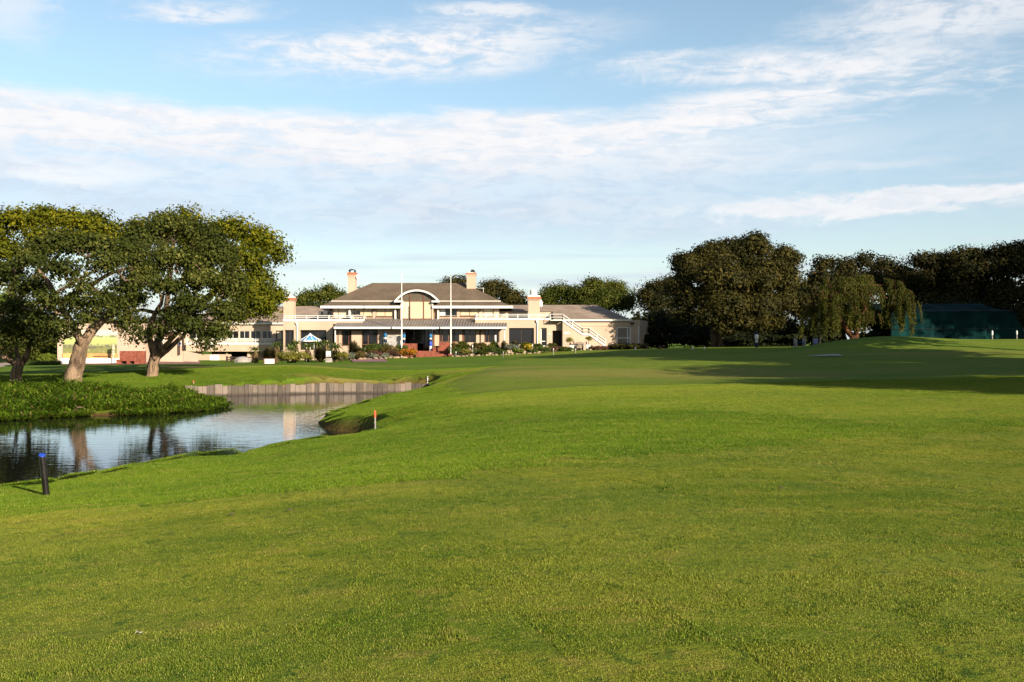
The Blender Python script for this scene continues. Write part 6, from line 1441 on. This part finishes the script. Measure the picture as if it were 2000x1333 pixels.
for i, a in enumerate([(656, 681, 40, 88, 'tall aloe with drooping bright leaves beside the square white sign'), (568, 685, 42, 86.5, 'aloe rising directly behind the flowering bush'), (498, 685, 30, 91, 'leftmost aloe, in front of the dark undercroft opening'), (540, 675, 26, 93, 'aloe in front of the terrace corner and its glass door'), (577, 673, 30, 92, 'aloe at the foot of the left terrace downpipe'), (601, 679, 30, 90, 'aloe under the open blue umbrella'), (620, 674, 34, 92, 'aloe right of the open blue umbrella'), (638, 672, 26, 93, 'aloe behind the tall one, against the terrace wall')]):
    aloe(*a, 300 + i)
r = np.random.default_rng(44); RK = 'pale rocks edging the garden bed'; proto = None
def rock_mesh(seed):
    r = np.random.default_rng(seed); q = MB(); q.lathe((0, 0, 0), [(.6, -.25), (.95, .1), (.9, .4), (.6, .68), (.15, .78)], 9); V = np.array(q.v) * (1 + r.normal(0, .09, (len(q.v), 1))) * np.array([1, .8, .8]); return V, q.f
rk = []
for i in range(5):
    V, fc = rock_mesh(i); me = bpy.data.meshes.new('rock'); me.from_pydata([tuple(v) for v in V], [], fc); me.materials.append(M['rock']); rk.append(me)
for i, px in enumerate(list(np.linspace(686, 802, 15)) + list(np.linspace(884, 1052, 24))):
    px += r.uniform(-2.5, 2.5); D = 91.4 + r.uniform(-.4, .4) + (0 if px < 810 else .4); g = ggp(px, D); o = bpy.data.objects.new('rock', rk[i % 5]); COL.objects.link(o); s = r.uniform(.13, .30) if px < 810 else r.uniform(.11, .22)
    o.location = g; o.scale = (s * 1.2, s, s); o.rotation_euler = (0, 0, r.random() * 6.28); tag(o, 'rounded pale rock in the row left of the brick steps' if px < 810 else 'small tan rock in the row right of the brick steps', 'rock', RK)

# ------------------------------------------------------------------ netting, ramp wall, fence, terrace chairs
def netting():
    root = empty('shade_netting', (X(1880, 90), 90, gz(X(1880, 90), 90)), 'large teal shade net enclosure under the dark trees on the right', 'netting')
    m, nt, b = new_mat('teal_shade_net'); n = noise(nt, objc(nt), .5, 4, .6); nt.links.new(mixc(nt, n.step(.35, .7), (.0015, .014, .016), (.004, .034, .033)), b.inputs['Base Color']); b.inputs['Roughness'].default_value = .9; b.inputs['Specular IOR Level'].default_value = .05
    Df = 90; xs_ = np.linspace(X(1740, Df), X(1978, Df), 60); V, Q = [], []; r = np.random.default_rng(6)
    zt_ = Z(607, Df); zb_ = gz(X(1800, Df), Df) - .5; rows = 14
    for j in range(rows + 1):
        for i, x_ in enumerate(xs_):
            f = j / rows; px = 1740 + (1978 - 1740) * i / 59; sag = .10 * abs(math.sin(px * .075)); z_ = zb_ + (zt_ - sag - zb_) * f; V.append((x_, Df + .12 * math.sin(px * .11 + f * 2) * math.sin(f * 3.14) + .05 * math.sin(px * .31), z_))
    nI = 60
    for k in range(1, 8):
        for i, x_ in enumerate(xs_):
            f = k / 7; px = 1740 + 238 * i / 59; V.append((x_, Df + 6 * f, zt_ - .10 * abs(math.sin(px * .075)) * (1 - f) + f * .85 - .25 * math.sin(f * 3.14) * abs(math.cos(px * .06))))
    R_ = rows + 8
    for j in range(R_ - 1):
        for i in range(nI - 1): Q.append((j*nI+i, j*nI+i+1, (j+1)*nI+i+1, (j+1)*nI+i))
    o = mesh_np('net', np.array(V), np.array(Q), m, root, True)
    q = MB(); xe = X(1978, Df); q.add([(xe, Df, zb_), (xe + 2.6, Df + 1, zb_), (xe, Df, zt_)], [(0, 1, 2)]); q.add([(xe, Df, zt_), (xe + 2.6, Df + 1, zb_), (xe + 2.6, Df + 7, zb_), (xe, Df + 6, zt_ + .8)], [(0, 1, 2, 3)]); q.build('side_net', m, root)
    q = MB()
    for z_ in (zt_ + .01, zb_ + (zt_ - zb_) * .55): q.tube([(xs_[0], Df - .19, z_), (xs_[30], Df - .19, z_ - .05), (xs_[-1], Df - .19, z_)], .018, 5)
    q.build('cable', M['black'], root)
    for px in (1742, 1800, 1860, 1920, 1977): q = MB(); q.tube([(X(px, Df), Df + .16, zb_), (X(px, Df), Df + .16, zt_ - .03)], .05, 6); q.build('pole', M['black'], root)
netting()
q = MB(); D = 97.5; x0, x1 = X(355.5, D), X(386, D); q.prism([(x0, D, 0), (x1, D, 0), (x1, D, Z(691, D)), (x0, D, Z(685, D))], (0, .25, 0))
tag(q.build('ramp_wall', M['stucco_pink'], origin=(x0, D, .5)), 'low pale wall with sloping top left of the undercroft opening', 'wall')
fe = empty('rail_fence', (X(461, 98), 98, gz(X(461, 98), 98)), 'dark timber post and rail fence in front of the undercroft', 'fence'); D = 98
for px in (443, 451, 481.5): q = MB(); g = gz(X(px, D), D); q.box(X(px, D) - .07, X(px, D) + .07, D - .07, D + .07, g - .1, Z(696, D)); q.build('post', M['darktimber'], fe)
for a in (698.5, 702.5): q = MB(); q.box(X(442, D), X(492, D), D - .12, D - .072, Z(a + 1, D), Z(a - 1, D)); q.build('rail', M['darktimber'], fe)
q = MB(); g = ggp(474, 97); q.lathe(tuple(g), [(.9, -.2), (.85, .25), (.5, .5), (.1, .58)], 10); tag(q.build('boulder', M['grey'], origin=tuple(g)), 'grey boulder at the end of the dark rail fence', 'boulder')
q = MB(); D = 91; q.box(X(96, D), X(113, D), D, D + .12, Z(707, D), Z(702, D)); q.box(X(97, D), X(99, D), D + .12, D + .25, .2, Z(702, D)); tag(q.build('timber_rail', M['darktimber'], origin=(X(100, D), D, .6)), 'dark timber rail beside the end of the mural wall', 'rail')
def chair(x, y, z, rz, lb):
    root = empty('terrace_chair', (x, y, z), lb, 'chair', 'chairs on the left terrace', rz)
    def P(nm, *bxs):
        q = MB()
        for b in bxs: q.box(*b)
        o = mesh_np(nm, np.array(q.v), q.f, M['black'], None); o.parent = root
    P('seat', (-.23, .23, -.23, .23, .42, .46)); P('backrest', (-.23, .23, .20, .24, .5, .88))
    for sx in (-1, 1):
        for sy in (-1, 1): P('leg', (sx * .2 - .02, sx * .2 + .02, sy * .2 - .02, sy * .2 + .02, 0, .42 if sy < 0 else .5))
zt_ = Z(624, YB)
for i, px in enumerate((627, 634, 640.5, 647, 690, 700)): chair(X(px, 100.4), 100.4 + .2 * (i % 2), zt_, (.3, 3.4, -.2, 2.9, .1, 3.0)[i], ('black chair furthest left on the terrace', 'second black chair from the left on the terrace', 'third black chair from the left on the terrace', 'fourth black chair from the left on the terrace', 'black chair left of the terrace railing corner', 'black chair right at the terrace railing corner')[i])

# ------------------------------------------------------------------ bits on the foreground turf
for px, py, lb in [(565, 1003, 'dark curled leaf lying on the turf below the mown edge'), (452, 1013, 'dark curled leaf further left on the turf below the mown edge'), (1526, 961, 'dark leaf lying alone on the right half of the turf')]:
    g = gp(px, py); q = MB(); q.add([(g.x - .045, g.y, g.z + .02), (g.x, g.y - .02, g.z + .035), (g.x + .05, g.y, g.z + .022), (g.x, g.y + .025, g.z + .045)], [(0, 1, 3), (1, 2, 3)]); tag(q.build('fallen_leaf', M['stem'], origin=tuple(g)), lb, 'leaf', 'fallen leaves on the turf')
g = gp(271, 1242); q = MB(); P = curve([g + Vector((-.024, 0, .014)), g + Vector((-.01, .01, .022)), g + Vector((.01, -.01, .018)), g + Vector((.022, .01, .02))], 4); q.tube(P, [.001] + [.0035] * (len(P) - 2) + [.001], 5)
tag(q.build('feather', M['grey'], origin=tuple(g)), 'small white curled feather on the near turf', 'feather')

# real-world reflectances: one common scale for every surface colour
def settle_albedo(k=0.60):
    for m in bpy.data.materials:
        nt = m.node_tree
        for n in list(nt.nodes):
            if n.type in ('BSDF_PRINCIPLED', 'BSDF_TRANSLUCENT', 'BSDF_DIFFUSE'):
                i = n.inputs[0]
                if i.is_linked:
                    x = nt.nodes.new('ShaderNodeMix'); x.data_type = 'RGBA'; x.blend_type = 'MULTIPLY'; x.inputs[0].default_value = 1
                    nt.links.new(i.links[0].from_socket, x.inputs[6]); x.inputs[7].default_value = (k, k, k, 1); nt.links.new(x.outputs[2], i)
                else: i.default_value = (*[v * k for v in i.default_value[:3]], 1)
settle_albedo()
